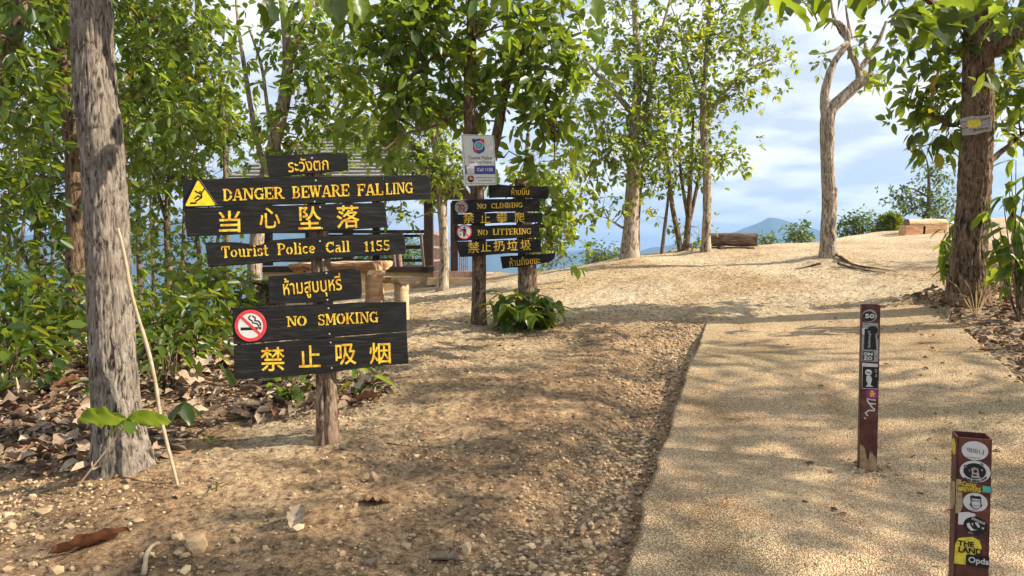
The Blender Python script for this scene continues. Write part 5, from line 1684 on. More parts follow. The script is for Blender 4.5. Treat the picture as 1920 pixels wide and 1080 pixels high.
def text_slab(pl, txt, p0, p1, h, off, parent, name='lettering', mt='yellow_paint'):
    """stencilled slab lettering; p0, p1 ends of the base line, h height"""
    p0, p1 = np.array(p0, float), np.array(p1, float)
    x = 0; Q = []
    for ch in txt:
        w, q = glyph(ch)
        Q += [[(a + x, b) for a, b in poly] for poly in q]
        x += w + .02
    d = (p1 - p0) / x
    up = np.array([d[1], -d[0]]) / (np.linalg.norm(d) + 1e-9) * h
    polys = [[p0 + d * a + up * b for a, b in poly] for poly in Q]
    mb = MB()
    for k, q in enumerate(polys):
        mb.add([pl.p(a, b, off + 0.00012 * (k % 7)) for a, b in q], [tuple(range(len(q)))])
    return mb.build(name, M[mt], parent)


_fcache = {}


def font_geo(txt):
    if txt in _fcache:
        return _fcache[txt]
    cu = bpy.data.curves.new("t", 'FONT')
    cu.body = txt
    cu.resolution_u = 3
    ob = bpy.data.objects.new("t", cu)
    COL.objects.link(ob)
    dg = bpy.context.evaluated_depsgraph_get()
    me = bpy.data.meshes.new_from_object(ob.evaluated_get(dg))
    V = np.array([v.co[:] for v in me.vertices]) if len(me.vertices) else np.zeros((0, 3))
    Fc = [tuple(p.vertices) for p in me.polygons]
    bpy.data.objects.remove(ob); bpy.data.curves.remove(cu); bpy.data.meshes.remove(me)
    _fcache[txt] = (V, Fc)
    return V, Fc


def text_font(pl, txt, p0, p1, h, off, parent, name='lettering', mt='yellow_paint', bold=0.0):
    V, Fc = font_geo(txt)
    if not len(V):
        return None
    lo, hi = V[:, :2].min(0), V[:, :2].max(0)
    p0, p1 = np.array(p0, float), np.array(p1, float)
    d = (p1 - p0)
    u = d / (np.linalg.norm(d) + 1e-9)
    up = np.array([u[1], -u[0]])
    x = (V[:, 0] - lo[0]) / (hi[0] - lo[0]); y = (V[:, 1] - lo[1]) / (hi[1] - lo[1])
    mb = MB()
    offs = [(0, 0)] if not bold else [(-bold, 0), (bold, 0), (0, bold), (0, -bold)]
    for k, (bx, by) in enumerate(offs):
        pts = [p0 + d * a + up * (b * h) + np.array([bx, by]) for a, b in zip(x, y)]
        mb.add([pl.p(a, b, off + .0002 * k) for a, b in pts], Fc)
    return mb.build(name, M[mt], parent)


def circ(cx, cy, rx, ry, n=28, a0=0, a1=360):
    return [(cx + rx * math.cos(R(a0 + (a1 - a0) * k / n)), cy + ry * math.sin(R(a0 + (a1 - a0) * k / n))) for k in range(n if a1 - a0 == 360 else n + 1)]


def ring_q(cx, cy, r0x, r0y, r1x, r1y, n=32, a0=0, a1=360):
    Q = []
    for k in range(n):
        t0, t1_ = R(a0 + (a1 - a0) * k / n), R(a0 + (a1 - a0) * (k + 1) / n)
        Q.append([(cx + r0x * math.cos(t0), cy + r0y * math.sin(t0)), (cx + r1x * math.cos(t0), cy + r1y * math.sin(t0)),
                  (cx + r1x * math.cos(t1_), cy + r1y * math.sin(t1_)), (cx + r0x * math.cos(t1_), cy + r0y * math.sin(t1_))])
    return Q


def stroke(pts, w):
    Q = []
    for (x0, y0), (x1, y1) in zip(pts[:-1], pts[1:]):
        l = math.hypot(x1 - x0, y1 - y0) + 1e-9
        nx_, ny_ = -(y1 - y0) / l * w / 2, (x1 - x0) / l * w / 2
        ex, ey = (x1 - x0) / l * w * .25, (y1 - y0) / l * w * .25
        Q.append([(x0 + nx_ - ex, y0 + ny_ - ey), (x0 - nx_ - ex, y0 - ny_ - ey), (x1 - nx_ + ex, y1 - ny_ + ey), (x1 + nx_ + ex, y1 + ny_ + ey)])
    return Q


# ------------------------------------------------------------------ first sign
S1 = gpt(612, 826)
sg = thing("sign_post", "big wooden post carrying danger, tourist police and no smoking boards", "sign", S1)
PY = float(S1[1])
pb, pr = [], []
for (x, y, w_) in [(615, 845, 52), (614, 822, 44), (613, 760, 39), (611, 690, 37), (607, 600, 36), (603, 500, 35), (598, 430, 34), (592, 370, 32), (588, 325, 30)]:
    pb.append(at(x, y, PY)); pr.append(w_ * PY / F / 2)
Q, r = resample(pb, pr, 90)
Q[0][2] = min(Q[0][2], S1[2] - .08)
V, Fq = tube(Q, r, 48)
th = np.tile(np.linspace(0, 2 * math.pi, 48, endpoint=False), 90)
nd = V - np.repeat(Q, 48, 0); nd /= np.linalg.norm(nd, axis=1)[:, None]
zz = V[:, 2]
crack = np.exp(-((np.arctan2(nd[:, 0] - .05 - .06 * np.sin(zz * 5), -nd[:, 1])) / .11) ** 2) * (nd[:, 1] < 0)
dsp = -.02 * crack + .004 * fbm(np.stack([np.cos(th) * 5, np.sin(th) * 5, zz * 3], -1), 3)
V = V + nd * dsp[:, None]
m = mesh_np("post", V - S1, Fq, True)
link("post", m, M['post_wood'], sg)
pl = Plane(612, 560, PY - 0.075, 13)
B = {}
rsb = np.random.RandomState(3)
BO = [
 ("ระวังตก", [(498, 291), (570, 289), (652, 288), (653, 319), (560, 327), (504, 333)], -.02),
 ("DANGER", [(342, 337), (430, 334), (560, 331), (719, 330), (721, 377), (560, 383), (452, 386), (345, 388)], 0),
 ("FALLING", [(720, 330), (800, 328), (806, 334), (808, 373), (722, 377)], .001),
 ("当", [(345, 389), (560, 384), (721, 379), (724, 400), (727, 426), (620, 432), (480, 438), (350, 444)], .002),
 ("Tourist", [(384, 455), (440, 454), (468, 457), (471, 461), (488, 459), (512, 450), (600, 444), (755, 437), (759, 446), (761, 476), (600, 485), (500, 493), (391, 501)], -.003),
 ("ห้าม", [(503, 518), (600, 510), (660, 503), (676, 506), (679, 545), (677, 560), (600, 566), (504, 571)], .0),
 ("NO", [(435, 577), (500, 574), (600, 571), (690, 567), (762, 566), (763, 621), (650, 630), (540, 638), (438, 646)], .002),
 ("烟", [(438, 648), (540, 640), (650, 632), (763, 623), (766, 682), (700, 688), (600, 700), (520, 708), (441, 712)], .0035),
]
BLB = ["short thai caution board at the top", "long board reading danger beware falling", "short right piece of the danger board", "chinese beware of falling board", "tourist police call board with notched top edge",
       "short thai no smoking board", "no smoking board with round symbol", "lowest board in chinese"]
for k, (kx, poly, o_) in enumerate(BO):
    B[kx] = slab(pl, poly, o_, .024, "board", M['black_board'], sg, jit=.45, rs=rsb)
    B[kx]['label'] = BLB[k]
    B[kx]['_loc'] = list(S1)
e = .0016
text_font(pl, "ระวังตก", (541, 323), (616, 318), 25, -.02 + e, B["ระวังตก"], bold=.35)
text_slab(pl, "DANGER", (418, 377), (533, 372.5), 22.5, e, B["DANGER"])
text_slab(pl, "BEWARE", (548, 372), (656, 367.5), 22.5, e, B["DANGER"])
text_slab(pl, "FAL", (670, 367.5), (719, 365.5), 22, e, B["DANGER"])
text_slab(pl, "LING", (723, 365), (775, 362.5), 21.5, .001 + e, B["FALLING"])
for ch, (a, b_, s) in {"当": (431, 416, 40), "心": (506, 409, 38), "坠": (581, 409, 42), "落": (653, 407, 42)}.items():
    text_font(pl, ch, (a - s / 2, b_ + s / 2), (a + s / 2, b_ + s / 2 - 1.2), s, .002 + e, B["当"], bold=.55)
text_slab(pl, "Tourist", (415, 484), (504, 479), 22, -.003 + e, B["Tourist"])
text_slab(pl, "Police", (520, 478.5), (592, 475), 22, -.003 + e, B["Tourist"])
text_slab(pl, "Call", (611, 474.5), (657, 472), 21, -.003 + e, B["Tourist"])
text_slab(pl, "1155", (682, 472), (732, 469.5), 19.5, -.003 + e, B["Tourist"])
text_font(pl, "ห้ามสูบบุหรี่", (533, 563), (642, 553), 41, e, B["ห้าม"], bold=.35)
text_slab(pl, "NO", (538, 613), (576, 611), 19.5, .002 + e, B["NO"])
text_slab(pl, "SMOKING", (596, 610.5), (710, 604.5), 21, .002 + e, B["NO"])
for ch, (a, b_, s) in {"禁": (512, 674, 44), "止": (581, 669, 40), "吸": (649, 665, 38), "烟": (713, 663, 39)}.items():
    text_font(pl, ch, (a - s / 2, b_ + s / 2), (a + s / 2, b_ + s / 2 - 1.5), s, .0035 + e, B["烟"], bold=.55)
for kx, pts in {"ระวังตก": [(585, 296), (583, 318)], "DANGER": [(592, 338), (590, 378)], "当": [(600, 388), (604, 428)], "Tourist": [(600, 452), (606, 487)], "ห้าม": [(612, 512), (614, 562)], "NO": [(616, 578), (618, 626)], "烟": [(620, 642), (622, 690)]}.items():
    for a, b_ in pts:
        flat(pl, [circ(a, b_, 1.7, 1.7, 10)], .0045, "nail_head", M['silver'], B[kx])
# warning triangle
def rtri(P, r, n=5):
    out_ = []
    for i in range(3):
        a, b_, c = np.array(P[i - 1], float), np.array(P[i], float), np.array(P[(i + 1) % 3], float)
        u, v = (a - b_) / np.linalg.norm(a - b_), (c - b_) / np.linalg.norm(c - b_)
        for k in range(n + 1):
            t = k / n
            out_.append(tuple(b_ + u * r * (1 - t) ** 2 + v * r * t ** 2))
    return out_


tri = slab(pl, rtri([(371, 331.5), (409.5, 387), (342, 389.5)], 7), .0075, .006, "warning_plate", M['black'], B["DANGER"])
tri['_loc'] = list(S1)
# thing > board > plate: print goes onto the plate level
def on(parent_board, polys, off, name, mt, step=.00006):
    return flat(pl, polys, off, name, M[mt], parent_board, step)


tri.name = "warning_plate"
on(B["DANGER"], [rtri([(371, 336.5), (405, 385), (346.5, 386.5)], 5)], .0084, "yellow_triangle", 'sign_yellow')
X0, Y0, sc = 335, 325, 90 / 1389
def zz_(pts): return [(X0 + a * sc, Y0 + b_ * sc) for a, b_ in pts]
fig = [circ(X0 + 624 * sc, Y0 + 530 * sc, 1.7, 1.7, 14)] + stroke(zz_([(470, 515), (630, 590), (655, 600), (668, 560), (745, 445)]), 2.6) + stroke(zz_([(655, 590), (665, 700), (500, 805)]), 3.0) + stroke(zz_([(640, 690), (545, 650), (465, 730)]), 2.4) + stroke(zz_([(345, 862), (505, 858)]), 3.2)
on(B["DANGER"], fig, .0090, "falling_figure", 'black')
# no smoking disc
dsk = slab(pl, circ(469.5, 611, 30, 30, 40), .0070, .005, "round_plate", M['red'], B["NO"])
on(B["NO"], [circ(469.5, 611, 23.5, 23.3, 36)], .0078, "disc", 'white')
X0, Y0, sc = 430, 570, 80 / 1080
on(B["NO"], stroke(zz_([(305, 632), (700, 620)]), 5.5) + stroke(zz_([(535, 290), (490, 340), (510, 390), (570, 420), (600, 480), (690, 490), (740, 540), (760, 630)]), 2.3) + stroke(zz_([(590, 300), (660, 350), (645, 420), (740, 430), (780, 480), (795, 545)]), 2.3) + stroke(zz_([(795, 580), (797, 635)]), 2.0), .0084, "cigarette", 'black')
on(B["NO"], stroke([(452, 594), (488, 627)], 5), .0092, "red_bar", 'red')

# ------------------------------------------------------------------ second sign: boards on the tree
p2 = Plane(900, 430, 7.55, 4)
t4loc = T4.location
W2 = thing("warning_sign", "four stacked no climbing and no littering boards nailed to the slender tree", "sign", at(932, 430, 7.55))
B2 = {}
for kx, poly, o_, lb in [
 ("nc", [(847, 376), (930, 373), (1012, 372), (1012, 396), (930, 397), (848, 401)], .0, "no climbing board"),
 ("cz", [(849, 401.5), (940, 398.5), (1017, 399), (1017, 416), (935, 418), (850, 421)], .001, "narrow chinese no climbing board"),
 ("nl", [(852, 423), (935, 422), (1010, 419), (1013, 445), (940, 448), (853, 452)], .002, "no littering board"),
 ("cl", [(855, 453), (940, 450), (1014, 448), (1015, 472), (930, 477), (885, 481), (862, 482)], .001, "curved bottom board in chinese")]:
    B2[kx] = slab(p2, poly, o_, .022, "board", M['black_board'], W2, jit=.35, every=18, rs=rsb)
    B2[kx]['_loc'] = list(W2['_loc']); B2[kx]['label'] = lb
text_slab(p2, "NO", (894.5, 392), (912.5, 391.5), 9.8, e, B2['nc'])
text_slab(p2, "CLIMBING", (921, 391), (980, 389), 9.8, e, B2['nc'])
text_slab(p2, "NO", (895.5, 441.5), (915, 441), 10.5, .002 + e, B2['nl'])
text_slab(p2, "LITTERING", (924, 440.5), (996.5, 439), 11.5, .002 + e, B2['nl'])
for ch, a, b_, s in [("禁", 879, 409, 20), ("止", 910, 409, 18), ("攀", 941.5, 408, 20), ("爬", 974, 408, 19)]:
    text_font(p2, ch, (a - s / 2, b_ + s / 2), (a + s / 2, b_ + s / 2 - .4), s, .001 + e, B2['cz'], bold=.12)
for ch, a, b_, s in [("禁", 888, 464, 21), ("止", 911.5, 462.5, 18), ("扔", 936, 461, 20), ("垃", 961, 460, 19), ("圾", 986, 459.5, 19.5)]:
    text_font(p2, ch, (a - s / 2, b_ + s / 2), (a + s / 2, b_ + s / 2 - .4), s, .001 + e, B2['cl'], bold=.3)
def on2(par, polys, off, name, mt, step=.00008): return flat(p2, polys, off, name, M[mt], par, step)
d2 = slab(p2, circ(865, 388.5, 12.3, 12.3, 30), .006, .004, "round_plate", M['sticker_grey'], B2['nc'])
on2(B2['nc'], stroke([(858, 380), (872, 397)], 2) + stroke([(872, 380), (858, 397)], 1.2), .0068, "red_cross", 'red')
on2(B2['nc'], stroke([(860, 392), (863, 385), (868, 384), (871, 390), (869, 396)], 1.6) + stroke([(863, 385), (857, 384)], 1.4) + stroke([(866, 390), (862, 396)], 1.5), .0076, "climbing_figure", 'black')
d2 = slab(p2, circ(870.3, 434.8, 14.2, 14.2, 34), .008, .004, "round_plate", M['red'], B2['nl'])
on2(B2['nl'], [circ(870.3, 434.8, 12, 12, 30)], .0086, "disc", 'white')
on2(B2['nl'], [circ(870.6, 426.5, 1.7, 1.7, 12), [(868, 429), (874, 429), (874.5, 437), (872.5, 437.5), (872.5, 444), (870.8, 444), (870.6, 438), (870, 444), (868.4, 444), (868.3, 436)]] + stroke([(868, 430), (864.5, 434), (863, 433)], 1.3) + [circ(863.5, 440, 1.4, 1.6, 8)], .0092, "littering_figure", 'black')
on2(B2['nl'], stroke([(861, 426), (879.5, 443.5)], 1.8), .0102, "red_bar", 'red')

# police notice
pp = Plane(897, 300, 7.48, 4)
PN = thing("notice_board", "white tourist police notice on the slender tree above the boards", "sign", at(897, 346, 7.48))
fr = slab(pp, [(864.5, 251.5), (926, 253.5), (931.5, 346.5), (870, 348.5)], 0, .012, "plate", M['white'], PN, rs=rsb, every=200)
fr['_loc'] = list(PN['_loc'])
def on3(polys, off, name, mt, par=fr, step=.00008): return flat(pp, polys, off, name, M[mt], par, step)
kx_, ky_ = 80 / 823, 105 / 1080
def q3(pts): return [(860 + a * kx_, 245 + b_ * ky_) for a, b_ in pts]
on3(stroke(q3([(75, 95), (660, 95), (720, 1020), (145, 1020), (75, 95)]), .7), .001, "border_line", 'grey_print')
on3([q3([(250, 190), (275, 150), (330, 165), (390, 150), (450, 160), (490, 175), (485, 230), (505, 350), (490, 400), (400, 450), (300, 415), (275, 350), (285, 240)])], .0012, "shield", 'navy')
on3([q3([(420, 165), (490, 160), (495, 230), (470, 260), (410, 210)]), q3([(290, 330), (320, 310), (365, 380), (330, 430), (285, 400)])], .0018, "shield_stripe", 'red')
on3([[(860 + a * kx_, 245 + b_ * ky_) for a, b_ in circ(390, 285, 88, 84, 26)]], .0024, "shield_ring", 'white')
on3([[(860 + a * kx_, 245 + b_ * ky_) for a, b_ in circ(390, 285, 70, 66, 26)]], .0030, "shield_rim", 'navy')
on3([[(860 + a * kx_, 245 + b_ * ky_) for a, b_ in circ(390, 285, 55, 52, 22)]], .0036, "shield_centre", 'teal')
text_font(pp, "Tourist Police", q3([(178, 553)])[0], q3([(636, 556)])[0], 6.2, .0012, fr, mt='grey_print', bold=.2)
text_font(pp, "Your First Friend", q3([(195, 628)])[0], q3([(630, 632)])[0], 5.0, .0012, fr, mt='grey_print', bold=.12)
on3([q3([(120, 675), (703, 675), (713, 838), (135, 840)])], .0012, "blue_band", 'navy')
on3([q3([(150, 682), (298, 680), (305, 830), (160, 832)])], .0020, "blank_square", 'offwhite')
text_font(pp, "Call 1155", q3([(355, 780)])[0], q3([(658, 780)])[0], 5.8, .0022, fr, mt='white', bold=.25)
on3([[(860 + a * kx_, 245 + b_ * ky_) for a, b_ in circ(234, 930, 66, 66, 24)]], .0012, "badge", 'black')
on3([q3([(190, 945), (200, 900), (235, 880), (280, 920), (290, 945), (240, 950)])], .0020, "badge_mark", 'orange')
on3(stroke(q3([(330, 905), (460, 905)]), 1.2) + stroke(q3([(475, 907), (545, 907)]), 1.2) + stroke(q3([(560, 908), (695, 910)]), 1.2) + stroke(q3([(385, 955), (430, 955)]), 1.1) + stroke(q3([(445, 957), (650, 960)]), 1.2), .0012, "small_print", 'grey_print')

# second post with two boards
b = np.array([at(985, 555, 7.85)[0], 7.85, 0]); b[2] = H(b[0], b[1])
SP = thing("sign_post", "round wooden post behind the bush with two thai boards", "sign", b)
Q, r = resample([b - [0, 0, .1], at(985, 560, 7.85), at(986, 500, 7.85), at(982, 430, 7.85), at(980, 380, 7.85), at(978, 336, 7.85)], np.array([32, 30, 28, 28, 27, 26]) * 7.85 / F / 2, 40)
MB().tube(Q, r, 14, jit=.12).build("post", M['post_wood'], SP, smooth=True)
p4 = Plane(980, 360, 7.72, 4)
for kx, poly, o_, lb in [("up", [(916, 346), (930, 345), (960, 348), (1028, 349), (1029, 360), (1027, 373), (970, 370), (917, 371)], 0, "upper thai board"),
                          ("dn", [(938, 481), (980, 479), (1042, 474), (1040, 484), (1030, 492), (990, 499), (942, 504), (940, 492)], 0, "lower thai board with pointed end")]:
    bb = slab(p4, poly, o_, .022, "board", M['black_board'], SP, jit=.4, every=16, rs=rsb)
    bb['_loc'] = list(b); bb['label'] = lb
    if kx == 'up': text_font(p4, "ห้ามปีน", (959, 366), (992, 365), 14, e, bb, bold=.12)
    else: text_font(p4, "ห้ามทิ้งขยะ", (956, 499.5), (1013, 494), 16, e, bb, bold=.12)

# weathered notice on the stout tree
pn = Plane(1830, 235, 7.3 - .24, -12)
WN = thing("notice", "torn weathered notice with a yellow patch on the stout brown tree", "notice", at(1830, 250, 7.06))
pt = slab(pn, [(1800, 223), (1820, 218), (1859, 216), (1860, 246), (1830, 252), (1805, 254)], 0, .006, "plate", M['sticker_grey'], WN, jit=.6, every=10, rs=rsb)
pt['_loc'] = list(WN['_loc'])
flat(pn, [[(1813, 232), (1816, 226), (1837, 224), (1840, 234), (1832, 239), (1814, 240)]], .001, "yellow_patch", M['sticker_yellow'], pt)
flat(pn, stroke([(1802, 229), (1809, 228)], 1.6) + stroke([(1804, 241), (1815, 239)], 2) + stroke([(1825, 244), (1852, 240)], 3.4) + stroke([(1840, 226), (1856, 221)], 2.6), .0012, "stain", M['bark_dark'], pt)

# ------------------------------------------------------------------ bollards
def bollard(label, px_l, px_r, py_top, Y, yaw, hgt, side=.083):
    cx = at((px_l + px_r) / 2, py_top, Y + side * .4)
    x, y = cx[0], Y + side * .45
    zg = slab_top(x, y)
    ztop = at((px_l + px_r) / 2, py_top, Y)[2]
    t = thing("bollard", label, "bollard", (x, y, zg))
    loc = np.array([x, y, zg])
    a = R(yaw)
    d = np.array([math.cos(a), math.sin(a), 0]); n = np.array([math.sin(a), -math.cos(a), 0])
    hh = ztop - zg
    s = side / 2
    bm = bmesh.new()
    def V(u, w, z): return bm.verts.new(tuple(d * u + n * w + np.array([0, 0, z])))
    wv = .004
    lev = []
    for z, q in [(-.05, s), (hh * .3, s), (hh * .7, s), (hh, s), (hh, s - wv), (hh - .18, s - wv)]:
        lev.append([V(-q, q, z), V(q, q, z), V(q, -q, z), V(-q, -q, z)])
    for k in range(len(lev) - 1):
        for j in range(4):
            bm.faces.new((lev[k][j], lev[k][(j + 1) % 4], lev[k + 1][(j + 1) % 4], lev[k + 1][j]))
    bm.faces.new(lev[-1])
    bmesh.ops.recalc_face_normals(bm, faces=bm.faces)
    ed = [e for e in bm.edges if abs(e.verts[0].co.x - e.verts[1].co.x) < 1e-5 and abs(e.verts[0].co.y - e.verts[1].co.y) < 1e-5 and abs(math.hypot(e.verts[0].co.x, e.verts[0].co.y) - s * 1.41421) < 1e-4]
    bmesh.ops.bevel(bm, geom=ed, offset=0.005, segments=2, affect='EDGES')
    me = bpy.data.meshes.new("tube"); bm.to_mesh(me); bm.free()
    sp_ = np.array([x, y]) + RS.randn(230, 2) * np.array([.075, .06])
    sp_ = sp_[np.abs(sp_ - [x, y]).max(1) > s * .8]
    global height
    keep_h = height
    height = lambda a_, b_, fine=True: hbase(a_, b_) + 0.03 + 0.035 * vnoise(np.stack([a_, b_, 0 * a_], -1) * 0.9)
    V_, F_, r_ = stones(sp_, .004 + .010 * RS.rand(len(sp_)) ** 2)
    height = keep_h
    kind(link("gravel", mesh_np("gravel", V_, F_, False, r_), M['stone']), 'stuff')
    link("tube", me, M['bollard'], t)
    return t, loc, d, n, hh, s


class Face:
    def __init__(s, B_, which='front'):
        t, loc, d, n, hh, h = B_
        s.loc, s.hh, s.h = loc, hh, h
        s.d, s.n = (d, n) if which == 'front' else (-n, -d)
        if which == 'left':
            s.d = -n * -1; s.d = -n; s.n = -d

    def p(s, u, v, off=0):
        """u 0..1 from the left edge, v metres below the top"""
        return s.loc + s.d * ((u - .5) * 2 * s.h) + s.n * (s.h + off) + np.array([0, 0, s.hh - v])


def fpoly(fc, polys, off, name, mt, parent, step=.00005):
    mb = MB()
    for k, q in enumerate(polys):
        mb.add([fc.p(a, b_, off + step * k) for a, b_ in q], [tuple(range(len(q)))])
    o = mb.build(name, M[mt], parent)
    o['_loc'] = list(parent['_loc'])
    return o


class FP_:
    def __init__(s, fc): s.fc = fc
    def p(s, a, b_, off=0): return s.fc.p(a / 100.0, b_ / 1000.0, off)


B1 = bollard("nearest rusty brown square bollard covered in round stickers", 1790, 1857, 822, 2.0, -22, .9, .0835)
B2b = bollard("farther brown square bollard with black and white stickers", 1616, 1649, 572, 3.94, -18, .9, .088)
f1 = Face(B1); t = B1[0]
UN = .0835 / 225                      # metres per unit of my measuring crop
def g1(x, y): return ((x - 75) / 225.0, (y - 72) * UN * .97)
def C1(cx, cy, rx, ry, n=30): return [g1(*q) for q in circ(cx, cy, rx, ry, n)]
FF = FP_(f1)
def tf1(txt, x0, x1, y, h, par, mt, off=.0016, bold=0.0, dy=0.0):
    a, b_ = g1(x0, y), g1(x1, y + dy)
    V, Fc = font_geo(txt)
    lo, hi = V[:, :2].min(0), V[:, :2].max(0)
    mb = MB()
    for k, (bx, by) in enumerate([(0, 0)] if not bold else [(-bold, 0), (bold, 0), (0, bold), (0, -bold)]):
        pts = []
        for v in V:
            fx = (v[0] - lo[0]) / (hi[0] - lo[0]); fy = (v[1] - lo[1]) / (hi[1] - lo[1])
            q = g1(x0 + (x1 - x0) * fx + bx, y + dy * fx - h * fy + by)
            pts.append(f1.p(q[0], q[1], off + .00015 * k))
        mb.add(pts, Fc)
    o = mb.build("lettering", M[mt], par)
    return o


s_a = fpoly(f1, [C1(190, 165, 85, 73)], .0008, "sticker", 'offwhite', t); s_a['label'] = "round grey white sticker with black script"
tf1("먹마니", 140, 245, 185, 42, s_a, 'black', dy=10); tf1("소식하는자", 138, 225, 226, 14, s_a, 'black')
s_b_ = fpoly(f1, [C1(195, 325, 98, 84)], .0008, "sticker", 'offwhite', t); s_b_['label'] = "round white sticker with a black bear disc"
o = fpoly(f1, [C1(192, 322, 72, 62)], .0013, "disc", 'black', s_b_)
fpoly(f1, [C1(132, 288, 12, 11, 12), C1(236, 265, 12, 11, 12)], .0018, "ear", 'grey_print', s_b_)
fpoly(f1, [[g1(*q) for q in k] for k in ([(168, 300), (190, 290), (214, 300), (222, 350), (232, 372), (170, 375), (176, 340)], [(150, 310), (164, 316), (160, 330)], [(228, 306), (244, 300), (240, 318)])], .0018, "bear_face", 'sticker_grey', s_b_)
fpoly(f1, [C1(196, 322, 13, 11, 14), C1(194, 350, 14, 7, 12)], .0024, "muzzle", 'black', s_b_)
tf1("BEAR", 128, 172, 392, 17, s_b_, 'black', bold=1.2, dy=12, off=.0018); tf1("BREWS", 178, 226, 404, 16, s_b_, 'black', bold=1.2, off=.0018); tf1("CAMP", 232, 268, 398, 18, s_b_, 'black', bold=1.2, dy=-26, off=.0018)
s_c = fpoly(f1, [[g1(*q) for q in [(85, 440), (112, 436), (118, 405), (205, 408), (212, 418), (300, 428), (302, 482), (86, 496)]]], .0008, "sticker", 'sticker_brown', t); s_c['label'] = "brown sticker with yellow lettering"
tf1("Cactus", 116, 204, 442, 34, s_c, 'sticker_yellow', bold=.8); tf1("BREWERS", 92, 232, 484, 34, s_c, 'sticker_yellow', bold=1.4, dy=-6)
fpoly(f1, [[g1(*q) for q in [(246, 426), (296, 430), (296, 474), (246, 474)]]], .0013, "picture_square", 'teal', s_c)
s_d = fpoly(f1, [C1(202, 560, 78, 72)], .0008, "sticker", 'offwhite', t); s_d['label'] = "round white sticker with a bespectacled ape face"
fpoly(f1, [[g1(*q) for q in [(166, 512), (178, 516), (176, 505), (196, 512), (230, 508), (238, 520), (240, 560), (246, 582), (230, 600), (216, 612), (198, 614), (180, 602), (166, 584), (172, 560), (168, 530)]]], .0013, "ape_head", 'black', s_d)
fpoly(f1, [[g1(*q) for q in [(178, 532), (232, 532), (234, 572), (230, 594), (214, 605), (198, 606), (184, 594), (178, 572)]]], .0018, "face", 'offwhite', s_d)
fpoly(f1, [[g1(*q) for q in k] for k in ([(178, 540), (203, 540), (200, 556), (182, 556)], [(207, 540), (232, 540), (229, 556), (210, 556)])], .0023, "glasses", 'black', s_d)
fpoly(f1, [[g1(*q) for q in k] for k in ([(183, 544), (199, 544), (197, 552), (185, 552)], [(211, 544), (228, 544), (226, 552), (213, 552)])], .0028, "lens", 'offwhite', s_d)
fpoly(f1, [[g1(*q) for q in k] for k in stroke([(186, 578), (205, 588), (226, 578)], 4) + stroke([(168, 622), (238, 624)], 3)], .0023, "mouth", 'black', s_d)
s_e = fpoly(f1, [[g1(*q) for q in [(96, 652), (160, 640), (205, 650), (200, 690), (140, 700), (135, 742), (96, 744)]]], .0008, "torn_paper", 'offwhite', t)
s_f = fpoly(f1, [C1(205, 742, 76, 72)], .0012, "sticker", 'black', t); s_f['label'] = "round black sticker with white cloud drawing"
tf1("IMPOSANT", 182, 268, 694, 20, s_f, 'offwhite', dy=34, off=.0018, bold=.6)
fpoly(f1, [[g1(*q) for q in k] for k in ([(150, 730), (165, 720), (180, 752), (196, 770), (220, 768), (180, 782), (155, 756)], [(200, 712), (222, 715), (236, 745), (225, 752), (210, 732)], [(243, 748), (262, 745), (256, 764)], [(178, 722), (192, 724), (190, 740)])], .0018, "cloud_drawing", 'offwhite', s_f)
tf1("BEER", 162, 192, 800, 9, s_f, 'offwhite', dy=6, off=.0018)
s_g = fpoly(f1, [[g1(*q) for q in [(80, 900), (100, 850), (150, 838), (190, 828), (235, 850), (250, 900), (240, 950), (180, 975), (150, 1050), (75, 1052)]]], .0008, "sticker", 'sticker_yellow', t); s_g['label'] = "peeling yellow sticker"
tf1("THE", 100, 200, 906, 38, s_g, 'black', bold=2.2); tf1("LÄND", 104, 250, 958, 52, s_g, 'black', bold=2.2)
s_h = fpoly(f1, [[g1(*q) for q in [(150, 990), (152, 972), (165, 964), (299, 968), (299, 1056), (170, 1054), (152, 1045)]]], .0022, "sticker", 'black', t); s_h['label'] = "black sticker with white lettering"
tf1("Opda", 168, 297, 1040, 58, s_h, 'offwhite', bold=1.4, off=.0028)
fl = Face(B1, 'left')
s_i = fpoly(fl, [[(.5 + .38 * math.cos(R(k * 15)), .036 + .023 * math.sin(R(k * 15))) for k in range(24)]], .0008, "sticker", 'sticker_yellow', t); s_i['label'] = "oval yellow sticker on the side"
fpoly(fl, [[(.05, .125), (.5, .135), (.98, .13), (.98, .2), (.85, .225), (.4, .21), (.05, .19)]], .0008, "peeled_patch", 'beige', t)
s_j = fpoly(f1, [[g1(*q) for q in [(76, 392), (108, 398), (112, 430), (118, 520), (122, 600), (105, 655), (76, 662)]]], .0004, "peeled_patch", 'beige', t)

# farther bollard
f2 = Face(B2b); t = B2b[0]
hs2 = 317 * 3.94 / F
def g2_(x, y): return ((x - 60) / 98.0, (y - 30) * (1 / 1051.0) * .335 * hs2 / .335 * .98)
def tx2(txt, x0, x1, y, h, par, mt, off=.0014, bold=0.0, rot=False, dy=0.):
    V, Fc = font_geo(txt)
    lo, hi = V[:, :2].min(0), V[:, :2].max(0)
    mb = MB()
    for k, (bx, by) in enumerate([(0, 0)] if not bold else [(-bold, 0), (bold, 0), (0, bold), (0, -bold)]):
        pts = []
        for v in V:
            fx = (v[0] - lo[0]) / (hi[0] - lo[0]); fy = (v[1] - lo[1]) / (hi[1] - lo[1])
            if rot: q = g2_(x0 + (x1 - x0) * fy + bx, y + h * fx + by)
            else: q = g2_(x0 + (x1 - x0) * fx + bx, y + dy * fx - h * fy + by)
            pts.append(f2.p(q[0], q[1], off + .00015 * k))
        mb.add(pts, Fc)
    return mb.build("lettering", M[mt], par)
def P2(l): return [g2_(*q) for q in l]
